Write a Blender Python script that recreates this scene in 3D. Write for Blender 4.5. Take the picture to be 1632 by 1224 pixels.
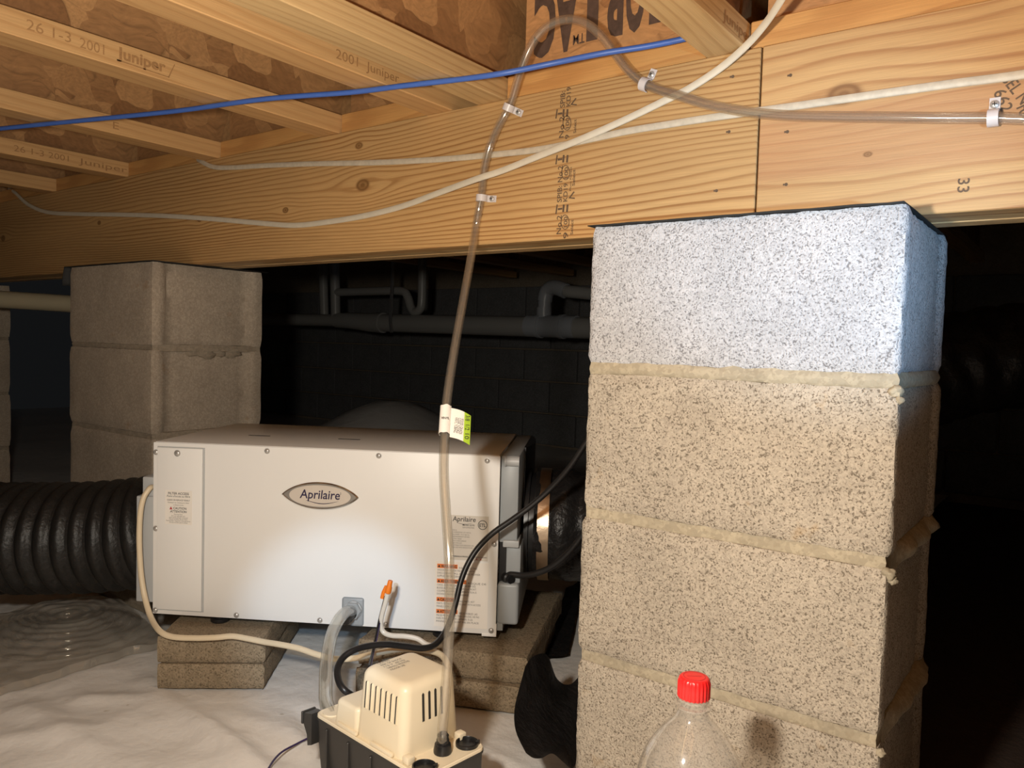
import bpy, bmesh, math, random
from mathutils import Vector, Matrix, noise
random.seed(7)
for o in list(bpy.data.objects): bpy.data.objects.remove(o)
SC = bpy.context.scene
COL = SC.collection
V = Vector

# ------------------------------------------------------------------ camera
FPX = 1252.07
CAM = V((0.1709, -0.9401, 0.6455))
RGT = V((0.8022369, 0.59634783, 0.02802176))
DWN = V((0.05230361, -0.02344973, -0.99835587))
FWD = V((-0.59471025, 0.80238356, -0.05000338))
cd = bpy.data.cameras.new('camera'); cam = bpy.data.objects.new('camera', cd); COL.objects.link(cam)
cd.sensor_width = 36.0; cd.lens = FPX / 1632 * 36.0; cd.clip_start = 0.01; cd.clip_end = 60
m = Matrix.Identity(4)
for i in range(3):
    m[i][0] = RGT[i]; m[i][1] = -DWN[i]; m[i][2] = -FWD[i]; m[i][3] = CAM[i]
cam.matrix_world = m
SC.camera = cam
SC.view_settings.view_transform = 'Standard'; SC.view_settings.look = 'None'
SC.view_settings.gamma = 1.0; SC.view_settings.use_curve_mapping = False
SC.view_settings.exposure = 0.6

# ------------------------------------------------------------------ world and lights
w = bpy.data.worlds.new('crawlspace_dark'); SC.world = w; w.use_nodes = True
w.node_tree.nodes['Background'].inputs[0].default_value = (0.9, 0.95, 1.0, 1)
w.node_tree.nodes['Background'].inputs[1].default_value = 0.004

def lamp(name, kind, loc, energy, color, radius, aim=None, size=None, blend=None):
    l = bpy.data.lights.new(name, kind); l.energy = energy; l.color = color
    l.shadow_soft_size = radius
    if size: l.spot_size = math.radians(size)
    if blend is not None: l.spot_blend = blend
    o = bpy.data.objects.new(name, l); COL.objects.link(o); o.location = loc
    if aim is not None:
        o.rotation_euler = (V(aim) - V(loc)).to_track_quat('-Z', 'Y').to_euler()
    return o
# warm work lamp held left of the camera, and a cool flashlight right of it
lamp('work_lamp', 'POINT', (-0.108, -0.885, 0.712), 26, (1.0, 0.915, 0.79), 0.026)
lamp('flashlight', 'SPOT', (0.50, -0.66, 0.66), 24, (0.36, 0.66, 1.0), 0.012, (-0.08, 0.04, 0.80), 34, 0.85)
lamp('cool_patch_spot', 'SPOT', (0.02, -0.98, 0.70), 22, (0.50, 0.74, 1.0), 0.012, (-0.93, 0.02, 0.12), 17, 0.7)  # second cool spot, unseen, added for the bluish patch low on the dehumidifier

# ------------------------------------------------------------------ pixel helpers (a pixel of the 1632x1224 frame to a point in the place)
def ray(x, y): return RGT * ((x - 816) / FPX) + DWN * ((y - 612) / FPX) + FWD
def at(x, y, Y):
    r = ray(x, y); return CAM + r * ((Y - CAM.y) / r.y)
def atz(x, y, Z):
    r = ray(x, y); return CAM + r * ((Z - CAM.z) / r.z)
def dep(x, y, d): return CAM + ray(x, y) * d
UA = V((-1.2583, -0.151, 0.11)); UU = V((0.8546, 0.5193, 0)); UN = V((-0.5193, 0.8546, 0)); UYAW = math.atan2(UU.y, UU.x)
def unit_plane(x, y, off):
    r = ray(x, y); return CAM + r * (((UA - UN * off - CAM).dot(UN)) / r.dot(UN))

# ------------------------------------------------------------------ mesh helpers
class MB:
    def __init__(s): s.v = []; s.f = []
    def add(s, vs, fs):
        b = len(s.v); s.v += [V(p) for p in vs]; s.f += [[i + b for i in q] for q in fs]; return s
    def box(s, x0, y0, z0, x1, y1, z1, bev=0.0, seg=2):
        if bev <= 0:
            return s.add([(x0,y0,z0),(x1,y0,z0),(x1,y1,z0),(x0,y1,z0),(x0,y0,z1),(x1,y0,z1),(x1,y1,z1),(x0,y1,z1)],
                         [(0,3,2,1),(4,5,6,7),(0,1,5,4),(1,2,6,5),(2,3,7,6),(3,0,4,7)])
        bm = bmesh.new(); bmesh.ops.create_cube(bm, size=1)
        for q in bm.verts:
            q.co = V(((x0+x1)/2 + q.co.x*(x1-x0), (y0+y1)/2 + q.co.y*(y1-y0), (z0+z1)/2 + q.co.z*(z1-z0)))
        bmesh.ops.bevel(bm, geom=list(bm.edges), offset=bev, segments=seg, profile=0.5, affect='EDGES')
        return s.bm(bm)
    def bm(s, bm):
        bm.verts.index_update()
        s.add([q.co.copy() for q in bm.verts], [[q.index for q in fc.verts] for fc in bm.faces]); bm.free(); return s
    def rings(s, rs, cap=True, closed=False):
        b = len(s.v); n = len(rs[0])
        for r in rs: s.v += [V(p) for p in r]
        k = len(rs)
        for i in range(k if closed else k - 1):
            j = (i + 1) % k
            for a in range(n):
                c = (a + 1) % n
                s.f.append([b+i*n+a, b+i*n+c, b+j*n+c, b+j*n+a])
        if cap and not closed:
            s.f.append([b + a for a in reversed(range(n))]); s.f.append([b + (k-1)*n + a for a in range(n)])
        return s
    def tube(s, pts, r, n=10, cap=True, flat=None, wide=None, rf=None):
        """round tube along pts; flat=(normal, ratio) squashes it along a normal; rf(i, t) radius"""
        pts = [V(p) for p in pts]; rs = []; up = None; k = len(pts)
        for i, p in enumerate(pts):
            t = (pts[min(i+1,k-1)] - pts[max(i-1,0)]).normalized()
            if flat:
                nn = V(flat[0]); nn = (nn - t * nn.dot(t)).normalized(); a = t.cross(nn); b2 = nn; fa = flat[1]
            else:
                if up is None:
                    up = V((0,0,1)) if abs(t.z) < .9 else V((1,0,0))
                up = (up - t * up.dot(t)).normalized(); a = t.cross(up); b2 = up; fa = 1
            rr = rf(i / (k-1)) if rf else r
            rs.append([p + a * (rr*math.cos(2*math.pi*q/n)) + b2 * (rr*fa*math.sin(2*math.pi*q/n)) for q in range(n)])
        return s.rings(rs, cap)
    def lathe(s, prof, origin=(0,0,0), axis=(0,0,1), n=24, cap=True):
        ax = V(axis).normalized(); q = V((0,0,1)).rotation_difference(ax); o = V(origin)
        rs = [[o + q @ V((r*math.cos(2*math.pi*a/n), r*math.sin(2*math.pi*a/n), z)) for a in range(n)] for r, z in prof]
        return s.rings(rs, cap)
    def cyl(s, p0, p1, r, n=16): return s.tube([p0, p1], r, n)
    def xform(s, M): s.v = [M @ p for p in s.v]; return s
    def grid(s, P):
        b = len(s.v); R_ = len(P); C_ = len(P[0])
        for row in P: s.v += [V(p) for p in row]
        for i in range(R_-1):
            for j in range(C_-1):
                s.f.append([b+i*C_+j, b+i*C_+j+1, b+(i+1)*C_+j+1, b+(i+1)*C_+j])
        return s
def smooth_path(pts, sub=8):
    P = [V(p) for p in pts]; out = []
    for i in range(len(P)-1):
        p0 = P[max(i-1,0)]; p1 = P[i]; p2 = P[i+1]; p3 = P[min(i+2,len(P)-1)]
        for k in range(sub):
            t = k / sub
            out.append(0.5*((2*p1)+(p2-p0)*t+(2*p0-5*p1+4*p2-p3)*t*t+(3*p1-p0-3*p2+p3)*t**3))
    out.append(P[-1]); return out
FR = {}
def obj(name, mb, mat, parent=None, smooth=True, angle=35, world=True, label=None):
    vs = mb.v
    if parent is not None and world:
        inv = FR[parent.name].inverted(); vs = [inv @ p for p in vs]
    me = bpy.data.meshes.new(name); me.from_pydata([tuple(p) for p in vs], [], mb.f); me.update()
    bm = bmesh.new(); bm.from_mesh(me); bmesh.ops.recalc_face_normals(bm, faces=bm.faces); bm.to_mesh(me); bm.free()
    if smooth:
        for p in me.polygons: p.use_smooth = True
        me.set_sharp_from_angle(angle=math.radians(angle))
    if mat: me.materials.append(mat)
    o = bpy.data.objects.new(name, me); COL.objects.link(o)
    if parent is not None: o.parent = parent; FR[o.name] = FR[parent.name]
    else: FR[o.name] = Matrix.Identity(4)
    if label: o['label'] = label
    return o
def tag(o, label, cat, group=None, kind=None):
    o['label'] = label; o['category'] = cat
    if group: o['group'] = group
    if kind: o['kind'] = kind
    return o
def recenter(o):
    """put a one-mesh thing's origin at the bottom middle of its mesh"""
    me = o.data; xs = [q.co for q in me.vertices]
    c = V(((min(p.x for p in xs)+max(p.x for p in xs))/2, (min(p.y for p in xs)+max(p.y for p in xs))/2, min(p.z for p in xs)))
    me.transform(Matrix.Translation(-c)); o.location = c
    FR[o.name] = Matrix.Translation(c)
    return o
def single(name, mb, mat, label, cat, group=None, kind=None, **k):
    o = obj(name, mb, mat, **k); recenter(o); return tag(o, label, cat, group, kind)
def thing(name, label, cat, loc=(0,0,0), rotz=0, group=None):
    o = bpy.data.objects.new(name, None); COL.objects.link(o); o.empty_display_size = .05
    o.location = loc; o.rotation_euler = (0,0,rotz)
    FR[o.name] = Matrix.Translation(V(loc)) @ Matrix.Rotation(rotz, 4, 'Z')
    return tag(o, label, cat, group)
def structure(name, mb, mat, label=None, **k):
    o = obj(name, mb, mat, **k); o['kind'] = 'structure'
    if label: o['label'] = label
    return o
_tx = {}
def text_geo(s, shear=0.0, bold=0.0):
    key = (s, shear, bold)
    if key not in _tx:
        c = bpy.data.curves.new('t', 'FONT'); c.body = s; c.size = 1; c.shear = shear; c.offset = bold; c.resolution_u = 3
        c.align_x = 'LEFT'
        o = bpy.data.objects.new('t', c); COL.objects.link(o)
        dg = bpy.context.evaluated_depsgraph_get()
        me = bpy.data.meshes.new_from_object(o.evaluated_get(dg))
        vs = [q.co.copy() for q in me.vertices]; fs = [list(p.vertices) for p in me.polygons]
        bpy.data.objects.remove(o); bpy.data.curves.remove(c); bpy.data.meshes.remove(me)
        _tx[key] = (vs, fs)
    return _tx[key]
def text(mb, s, origin, right, up, size, width=None, center=False, shear=0.0, bold=0.0, thick=True):
    """print s on a surface: origin is the left end of its baseline"""
    vs, fs = text_geo(s, shear, bold)
    if not vs: return mb
    x0 = min(p.x for p in vs); x1 = max(p.x for p in vs); k = size
    kx = (width / (x1 - x0)) if width else k
    sh = -(x1 + x0) / 2 if center else -x0
    right = V(right).normalized(); up = V(up).normalized(); o = V(origin)
    mb.add([o + right * ((p.x + sh) * kx) + up * (p.y * k) for p in vs], fs); return mb

# ------------------------------------------------------------------ materials
class NT:
    def __init__(s, name):
        s.m = bpy.data.materials.new(name); s.m.use_nodes = True; s.t = s.m.node_tree
        for q in list(s.t.nodes): s.t.nodes.remove(q)
        s.out = s.t.nodes.new('ShaderNodeOutputMaterial')
    def n(s, typ, ins=None, **props):
        q = s.t.nodes.new('ShaderNode' + typ)
        for k, v in props.items(): setattr(q, k, v)
        for k, v in (ins or {}).items():
            sk = q.inputs[k]
            if isinstance(v, bpy.types.NodeSocket): s.t.links.new(v, sk)
            else: sk.default_value = v
        return q
    def math(s, op, a, b=None, c=None, clamp=False):
        q = s.n('Math', {0: a}, operation=op, use_clamp=clamp)
        for i, x in ((1, b), (2, c)):
            if x is not None:
                if isinstance(x, bpy.types.NodeSocket): s.t.links.new(x, q.inputs[i])
                else: q.inputs[i].default_value = x
        return q.outputs[0]
    def mix(s, fac, a, b, blend='MIX'):
        q = s.n('Mix', data_type='RGBA', blend_type=blend)
        for sk, x in ((q.inputs[0], fac), (q.inputs[6], a), (q.inputs[7], b)):
            if isinstance(x, bpy.types.NodeSocket): s.t.links.new(x, sk)
            else: sk.default_value = x if not isinstance(x, tuple) else (*x[:3], 1)
        return q.outputs[2]
    def ramp(s, fac, stops, interp='LINEAR'):
        q = s.n('ValToRGB', {0: fac}); q.color_ramp.interpolation = interp
        e = q.color_ramp.elements
        while len(e) < len(stops): e.new(0.5)
        for el, (p, c) in zip(e, stops):
            el.position = p; el.color = (*c[:3], 1) if isinstance(c, tuple) else (c, c, c, 1)
        return q.outputs[0]
    def pos(s, scale=(1,1,1), rot=(0,0,0), loc=(0,0,0)):
        tc = s.n('TexCoord'); mp = s.n('Mapping', {0: tc.outputs['Object'], 1: loc, 2: rot, 3: scale}); return mp.outputs[0]
    def noise(s, vec, scale, detail=3, rough=0.5, dist=0.0):
        return s.n('TexNoise', {'Vector': vec, 'Scale': scale, 'Detail': detail, 'Roughness': rough, 'Distortion': dist}).outputs[0]
    def bump(s, h, strength, dist, normal=None):
        q = s.n('Bump', {'Height': h, 'Strength': strength, 'Distance': dist})
        if normal: s.t.links.new(normal, q.inputs['Normal'])
        return q.outputs[0]
    def bsdf(s, color, rough=0.5, normal=None, **kw):
        ins = {'Base Color': color if isinstance(color, bpy.types.NodeSocket) else (*color[:3], 1), 'Roughness': rough}
        for k, v in kw.items(): ins[k.replace('_', ' ')] = v
        q = s.n('BsdfPrincipled', ins)
        if normal: s.t.links.new(normal, q.inputs['Normal'])
        s.t.links.new(q.outputs[0], s.out.inputs[0]); return s.m

def plain(name, color, rough=0.5, var=0.0, nscale=40, bump=0.0, bdist=0.001, **kw):
    t = NT(name)
    p = t.pos(); nz = t.noise(p, nscale, 4, 0.6)
    c = color
    if var:
        c = t.mix(nz, tuple(max(0, x*(1-var)) for x in color), tuple(min(1, x*(1+var)) for x in color))
    nm = t.bump(nz, bump, bdist) if bump else None
    return t.bsdf(c, rough, nm, **kw)

def wood(name, light, dark, axis, bands=60, stretch=0.05, dist=3.0, contrast=1.0, knots=(), seed=0.0, rough=0.55, patch=None):
    """sawn softwood: growth bands run along axis; knots = (along, across, radius) in the board's own coordinates"""
    t = NT(name)
    tc = t.n('TexCoord'); sep = t.n('SeparateXYZ', {0: tc.outputs['Object']})
    X, Y, Z = sep.outputs
    if axis == 'X': L, A_, B_ = X, Z, Y
    else: L, A_, B_ = Y, Z, X
    L = t.math('ADD', L, seed)
    lowv = t.n('CombineXYZ', {0: t.math('MULTIPLY', L, stretch*12), 1: t.math('MULTIPLY', A_, 3.2), 2: t.math('MULTIPLY', B_, 3.0)}).outputs[0]
    low = t.noise(lowv, 1.6, 2, 0.45)
    midv = t.n('CombineXYZ', {0: t.math('MULTIPLY', L, 3.0), 1: t.math('MULTIPLY', A_, 20), 2: t.math('MULTIPLY', B_, 20)}).outputs[0]
    mid = t.noise(midv, 1.3, 3, 0.5)
    ph = t.math('ADD', t.math('ADD', t.math('MULTIPLY', A_, bands), t.math('MULTIPLY', B_, bands*0.6)), t.math('ADD', t.math('MULTIPLY', low, dist*6), t.math('MULTIPLY', mid, 0.9)))
    kd = None
    for (kl, ka, kr) in knots:
        dl = t.math('MULTIPLY', t.math('SUBTRACT', L, kl + seed), 0.62); da = t.math('SUBTRACT', A_, ka)
        d = t.math('SQRT', t.math('ADD', t.math('MULTIPLY', dl, dl), t.math('MULTIPLY', da, da)))
        g = t.math('DIVIDE', d, kr)
        bulge = t.math('EXPONENT', t.math('MULTIPLY', t.math('MULTIPLY', g, g), -0.10))
        sgn = t.math('DIVIDE', da, t.math('ADD', t.math('ABSOLUTE', da), kr*0.6))
        ph = t.math('SUBTRACT', ph, t.math('MULTIPLY', t.math('MULTIPLY', bulge, sgn), bands*kr*1.2))
        wob = t.math('ADD', g, t.math('MULTIPLY', t.math('SUBTRACT', mid, 0.5), 0.5))
        k = t.math('SUBTRACT', 1.0, t.n('MapRange', {0: wob, 1: 0.62, 2: 1.0}, interpolation_type='SMOOTHSTEP').outputs[0])
        k = t.math('MULTIPLY', k, t.n('MapRange', {0: t.math('SINE', t.math('MULTIPLY', g, 13.0)), 1: -1, 2: 1, 3: 0.68, 4: 1.0}).outputs[0])
        kd = k if kd is None else t.math('MAXIMUM', kd, k)
    w_ = t.math('FRACT', ph)
    line = t.ramp(w_, [(0.0, 0.10), (0.35, 0.0), (0.62, 0.25), (0.84, 1.0), (0.93, 0.85), (1.0, 0.10)])
    fv = t.n('CombineXYZ', {0: t.math('MULTIPLY', L, 14), 1: t.math('MULTIPLY', A_, 700), 2: t.math('MULTIPLY', B_, 700)}).outputs[0]
    fine = t.noise(fv, 1.0, 2, 0.6)
    amp = t.n('MapRange', {0: t.noise(lowv, 4.0, 1), 1: 0.3, 2: 0.7, 3: 0.45, 4: 1.0}).outputs[0]
    fac = t.math('MULTIPLY', t.math('MULTIPLY', line, amp), contrast, clamp=True)
    col = t.mix(fac, light, dark)
    if patch:
        col = t.mix(t.math('MULTIPLY', t.math('MULTIPLY', t.n('MapRange', {0: t.math('ADD', A_, t.math('MULTIPLY', low, .03)), 1: patch[0], 2: patch[1]}).outputs[0], t.n('MapRange', {0: t.math('ADD', A_, t.math('MULTIPLY', low, .02)), 1: .062, 2: .072}).outputs[0]), patch[3]), col, patch[2])
    tone = t.n('MapRange', {0: low, 1: 0.3, 2: 0.7, 3: 0.82, 4: 1.10}).outputs[0]
    col = t.mix(1.0, col, t.n('CombineColor', {0: tone, 1: tone, 2: tone}).outputs[0], 'MULTIPLY')
    ff = t.n('MapRange', {0: fine, 1: 0.25, 2: 0.75, 3: 0.86, 4: 1.08}).outputs[0]
    col = t.mix(1.0, col, t.n('CombineColor', {0: ff, 1: ff, 2: ff}).outputs[0], 'MULTIPLY')
    if kd is not None:
        col = t.mix(kd, col, tuple(c*0.62 for c in dark))
    nm = t.bump(t.math('ADD', fine, t.math('MULTIPLY', line, -0.5)), 0.25, 0.0006)
    return t.bsdf(col, rough, nm)

def osb(name, light, dark, scale=14, seed=0.0):
    """pressed strand board: overlapping flakes of different tone and grain"""
    t = NT(name)
    tc = t.n('TexCoord'); base = t.n('VectorMath', {0: tc.outputs['Object'], 1: (seed, seed*.7, seed*.3)}, operation='ADD').outputs[0]
    wv = t.n('VectorMath', {0: base, 1: t.n('VectorMath', {0: t.n('TexNoise', {'Vector': base, 'Scale': 9.0, 'Detail': 2}).outputs[1], 1: (0.10,0.10,0.10)}, operation='MULTIPLY').outputs[0]}, operation='ADD').outputs[0]
    def layer(rot, sc, off):
        mp = t.n('Mapping', {0: wv, 1: (off,off,off), 2: (rot, rot*0.8, rot), 3: sc}).outputs[0]
        v = t.n('TexVoronoi', {'Vector': mp, 'Scale': scale}, feature='F1')
        e = t.n('TexVoronoi', {'Vector': mp, 'Scale': scale}, feature='DISTANCE_TO_EDGE')
        cs = t.n('SeparateColor', {0: v.outputs['Color']})
        gr = t.noise(t.n('Mapping', {0: wv, 2: (rot,rot*0.8,rot), 3: (sc[0]*14, sc[1]*60, sc[2]*60)}).outputs[0], 2.2, 3, .6)
        return cs.outputs[0], cs.outputs[1], e.outputs[0], gr
    a = layer(0.5, (0.45,1.2,1.2), 0.0); b = layer(-0.7, (1.2,0.45,1.0), 3.3)
    pick = t.math('GREATER_THAN', a[1], 0.45)
    tone = t.n('Mix', {0: pick, 2: b[0], 3: a[0]}).outputs[0]
    grain = t.n('Mix', {0: pick, 2: b[3], 3: a[3]}).outputs[0]
    edge = t.n('Mix', {0: pick, 2: b[2], 3: a[2]}).outputs[0]
    mid = tuple((x+y)/2 for x, y in zip(light, dark))
    col = t.ramp(tone, [(0.0, dark), (0.18, mid), (0.6, tuple(.5*(x+y) for x, y in zip(light, mid))), (1.0, light)])
    gf = t.n('MapRange', {0: grain, 1: .3, 2: .7, 3: .78, 4: 1.12}).outputs[0]
    col = t.mix(1.0, col, t.n('CombineColor', {0: gf, 1: gf, 2: gf}).outputs[0], 'MULTIPLY')
    ef = t.math('MULTIPLY', t.math('SUBTRACT', 1.0, t.n('MapRange', {0: edge, 1: 0.0, 2: 0.035}).outputs[0]), t.math('GREATER_THAN', t.noise(base, 12, 1), 0.57))
    col = t.mix(t.math('MULTIPLY', ef, .35), col, tuple(x*.35 for x in dark))
    nm = t.bump(t.math('ADD', t.math('MULTIPLY', tone, .7), t.math('MULTIPLY', grain, .3)), 0.5, 0.0015)
    return t.bsdf(col, 0.5, nm)

def concrete(name, light, dark, grain=260, pits=0.5, bump=0.8, stain=None):
    """cast block: packed light grains with dark pits between them"""
    t = NT(name)
    tc = t.n('TexCoord'); p = tc.outputs['Object']
    nf = t.noise(p, grain*1.25, 2, 0.6); nm_ = t.noise(p, grain*0.45, 2, 0.5); nb = t.noise(p, 9, 3, 0.6)
    cell = t.n('SeparateColor', {0: t.n('TexVoronoi', {'Vector': p, 'Scale': grain*1.1}).outputs['Color']}).outputs[0]
    h = t.math('ADD', t.math('MULTIPLY', nf, 0.85), t.math('MULTIPLY', nm_, 0.30))
    pit = t.n('MapRange', {0: h, 1: 0.43, 2: 0.57}, interpolation_type='SMOOTHSTEP').outputs[0]
    lit = t.n('MapRange', {0: cell, 3: 0.84, 4: 1.10}).outputs[0]
    base = t.mix(1.0, light, t.n('CombineColor', {0: lit, 1: lit, 2: lit}).outputs[0], 'MULTIPLY')
    col = t.mix(pit, tuple(x*(1-pits)+d*pits for x, d in zip(light, dark)), base)
    big = t.n('MapRange', {0: nb, 1: 0.3, 2: 0.7, 3: 0.86, 4: 1.06}).outputs[0]
    col = t.mix(1.0, col, t.n('CombineColor', {0: big, 1: big, 2: big}).outputs[0], 'MULTIPLY')
    if stain:
        st = t.n('MapRange', {0: t.noise(p, 22, 3, .6), 1: .66, 2: .74}).outputs[0]
        col = t.mix(t.math('MULTIPLY', st, 0.35), col, stain)
    n1 = t.bump(h, bump, 0.0022)
    return t.bsdf(col, 0.9, n1, Specular_IOR_Level=0.2)

def film(name, tint, rough=0.08, edge=0.35, base=0.06, body=None, bodyfac=0.0):
    """thin clear plastic: light passes, edges and gloss catch it"""
    t = NT(name)
    tr = t.n('BsdfTransparent', {0: (*tint, 1)}); gl = t.n('BsdfGlossy', {0: (1,1,1,1), 'Roughness': rough})
    lw = t.n('LayerWeight', {0: edge})
    fac = t.math('ADD', t.math('MULTIPLY', lw.outputs['Facing'], 0.55 if edge > .3 else .4), base, clamp=True)
    fac = t.math('MULTIPLY', t.math('POWER', fac, 1.6), 0.75, clamp=True)
    mx = t.n('MixShader', {0: t.math('ADD', fac, base*0.4, clamp=True), 1: tr.outputs[0], 2: gl.outputs[0]})
    if body:
        df = t.n('BsdfPrincipled', {'Base Color': (*body, 1), 'Roughness': 0.3})
        mx = t.n('MixShader', {0: bodyfac, 1: mx.outputs[0], 2: df.outputs[0]})
    t.t.links.new(mx.outputs[0], t.out.inputs[0]); return t.m

M = {}
BZ = 0.8128
def bk(x, y, r):
    q = at(x, y, 0.1); return (q.x, q.z - BZ, r)
M['beam_left'] = wood('pine_beam_left', (0.56,0.335,0.135), (0.33,0.155,0.047), 'X', bands=125, stretch=0.035, dist=2.3, contrast=1.25,
    knots=[bk(578,295,.015), bk(572,232,.008), bk(455,335,.008), bk(318,350,.007), bk(158,355,.007), bk(5,380,.012)], seed=0.0)
M['beam_right'] = wood('pine_beam_right', (0.53,0.32,0.135), (0.35,0.165,0.06), 'X', bands=60, stretch=0.05, dist=2.3, contrast=1.0,
    knots=[bk(1345,150,.0165), bk(1383,246,.004)], seed=4.0, patch=(0.175,0.15,(0.44,0.225,0.10),0.7))
M['beam_ply'] = wood('pine_ply', (0.60,0.40,0.19), (0.42,0.24,0.09), 'X', bands=60, seed=9.0)
M['flange'] = wood('flange_wood', (0.56,0.325,0.135), (0.40,0.20,0.07), 'Y', bands=70, stretch=0.04, dist=1.6, contrast=0.6, seed=2.0)
M['flange_pale'] = wood('flange_wood_pale', (0.62,0.41,0.19), (0.44,0.255,0.10), 'Y', bands=90, stretch=0.04, dist=2.2, contrast=0.75, seed=6.0)
M['flange_x'] = wood('blocking_flange_wood', (0.60,0.31,0.10), (0.42,0.18,0.05), 'X', bands=50, stretch=0.05, dist=2.4, contrast=0.6, seed=3.0,
    knots=[(-0.35,0.018,0.010)])
M['osb'] = osb('strand_board_web', (0.46,0.245,0.10), (0.23,0.105,0.04), 12)
M['osb_bright'] = osb('strand_board_blocking', (0.52,0.27,0.11), (0.30,0.13,0.05), 13, 5.0)
M['subfloor'] = osb('strand_board_subfloor', (0.46,0.25,0.11), (0.24,0.12,0.05), 12, 9.0)
M['block_tan'] = concrete('concrete_block_tan', (0.485,0.42,0.335), (0.09,0.068,0.046), 330, 0.78, 1.0, stain=(0.42,0.27,0.12))
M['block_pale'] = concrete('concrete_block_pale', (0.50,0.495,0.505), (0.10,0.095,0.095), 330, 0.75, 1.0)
M['block_grey'] = concrete('concrete_block_grey', (0.42,0.345,0.265), (0.22,0.17,0.12), 230, 0.35, 0.35, stain=(0.30,0.17,0.08))
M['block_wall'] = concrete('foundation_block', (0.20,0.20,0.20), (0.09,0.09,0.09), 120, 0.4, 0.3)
M['mortar'] = concrete('mortar', (0.42,0.36,0.26), (0.22,0.18,0.12), 140, 0.35, 0.5)
M['mortar_grey'] = concrete('mortar_grey', (0.33,0.27,0.20), (0.18,0.14,0.10), 140, 0.3, 0.4)
M['paver'] = concrete('paver_concrete', (0.285,0.22,0.145), (0.09,0.065,0.04), 260, 0.7, 1.0, stain=(0.20,0.14,0.07))
M['felt'] = plain('black_felt', (0.015,0.014,0.013), 0.7, 0.3, 60, 0.4)
M['panel'] = plain('white_enamel', (0.86,0.845,0.815), 0.38, 0.015, 6, Specular_IOR_Level=0.4)
M['panel_door'] = plain('white_enamel_door', (0.845,0.83,0.80), 0.40, 0.015, 6)
M['grey_plastic'] = plain('grey_plastic', (0.34,0.36,0.37), 0.4, 0.04, 20)
M['grey_light'] = plain('light_grey_plastic', (0.46,0.47,0.47), 0.42, 0.03, 20)
M['black_plastic'] = plain('black_plastic', (0.012,0.012,0.013), 0.35, 0.3, 30)
M['black_rubber'] = plain('black_cable_rubber', (0.013,0.012,0.012), 0.38, 0.2, 60)
M['duct'] = plain('black_duct_film', (0.013,0.012,0.011), 0.46, 0.5, 22, 0.7, 0.007, Specular_IOR_Level=0.35)
M['duct_film'] = plain('black_wrinkled_film', (0.013,0.012,0.012), 0.40, 0.4, 30, 0.8, 0.008, Specular_IOR_Level=0.35)
M['foil'] = plain('metal_foil_band', (0.55,0.42,0.30), 0.34, 0.1, 40, 0.5, 0.002, Metallic=1.0)
M['screw'] = plain('zinc_screw', (0.55,0.53,0.50), 0.30, 0.1, 300, 0.3, 0.0003, Metallic=0.55)
M['chrome'] = plain('chrome_badge', (0.72,0.70,0.66), 0.18, 0.05, 30, Metallic=1.0)
M['badge_grey'] = plain('badge_grey', (0.36,0.34,0.31), 0.35, 0.1, 60, Metallic=0.6)
M['badge_face'] = plain('badge_face', (0.72,0.65,0.57), 0.35, 0.05, 60, Metallic=0.2)
M['navy'] = plain('navy_ink', (0.020,0.010,0.055), 0.5)
M['label'] = plain('label_paper', (0.86,0.81,0.74), 0.5, 0.02, 30)
M['label_grey'] = plain('label_grey_paper', (0.66,0.61,0.54), 0.45, 0.02, 30)
M['ink'] = plain('black_ink', (0.03,0.027,0.025), 0.6)
M['ink_soft'] = plain('faded_ink', (0.11,0.065,0.035), 0.7, 0.6, 260)
M['ink_brown'] = plain('brown_stamp', (0.34,0.175,0.065), 0.7, 0.4, 260)
M['ink_grey'] = plain('grey_small_print', (0.16,0.14,0.125), 0.6)
M['red_ink'] = plain('red_ink', (0.50,0.035,0.045), 0.5)
M['orange'] = plain('orange_print', (0.82,0.22,0.045), 0.5)
M['green'] = plain('green_print', (0.42,0.62,0.04), 0.45)
M['nut'] = plain('orange_wire_nut', (0.83,0.20,0.015), 0.4, 0.05, 90)
M['romex'] = plain('white_cable_jacket', (0.62,0.55,0.43), 0.45, 0.14, 55)
M['romex_dirty'] = plain('dirty_white_cable_jacket', (0.53,0.455,0.345), 0.5, 0.32, 75)
M['cord'] = plain('cream_cord', (0.72,0.60,0.42), 0.42, 0.05, 40)
M['wire_white'] = plain('white_wire_jacket', (0.68,0.62,0.53), 0.42, 0.08, 60)
M['blue'] = plain('blue_cable_jacket', (0.055,0.13,0.44), 0.42, 0.10, 40)
M['clear'] = film('clear_vinyl', (0.93,0.91,0.87), 0.10, 0.45, 0.10, (0.62,0.58,0.52), 0.07)
M['clear_thick'] = film('clear_thick_vinyl', (0.88,0.88,0.85), 0.12, 0.5, 0.12, (0.55,0.53,0.49), 0.09)
M['pet'] = film('clear_bottle_plastic', (0.93,0.92,0.90), 0.05, 0.5, 0.10, (0.70,0.66,0.60), 0.10)
M['sheet'] = film('clear_poly_sheet', (0.88,0.85,0.80), 0.09, 0.45, 0.20, (0.66,0.63,0.57), 0.24)
M['clip'] = plain('translucent_nylon', (0.72,0.66,0.64), 0.35, 0.04, 60, Transmission_Weight=0.15)
M['cream'] = plain('cream_abs', (0.78,0.68,0.50), 0.36, 0.02, 20)
M['slot'] = plain('dark_slot', (0.02,0.018,0.015), 0.8)
M['tank'] = plain('charcoal_tank', (0.028,0.026,0.024), 0.42, 0.15, 30)
M['cap_red'] = plain('red_cap', (0.78,0.018,0.018), 0.32, 0.04, 50)
M['cap_dark'] = plain('red_cap_print', (0.42,0.012,0.014), 0.4)
M['pvc'] = plain('white_pvc', (0.28,0.275,0.26), 0.35, 0.05, 12)
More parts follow.
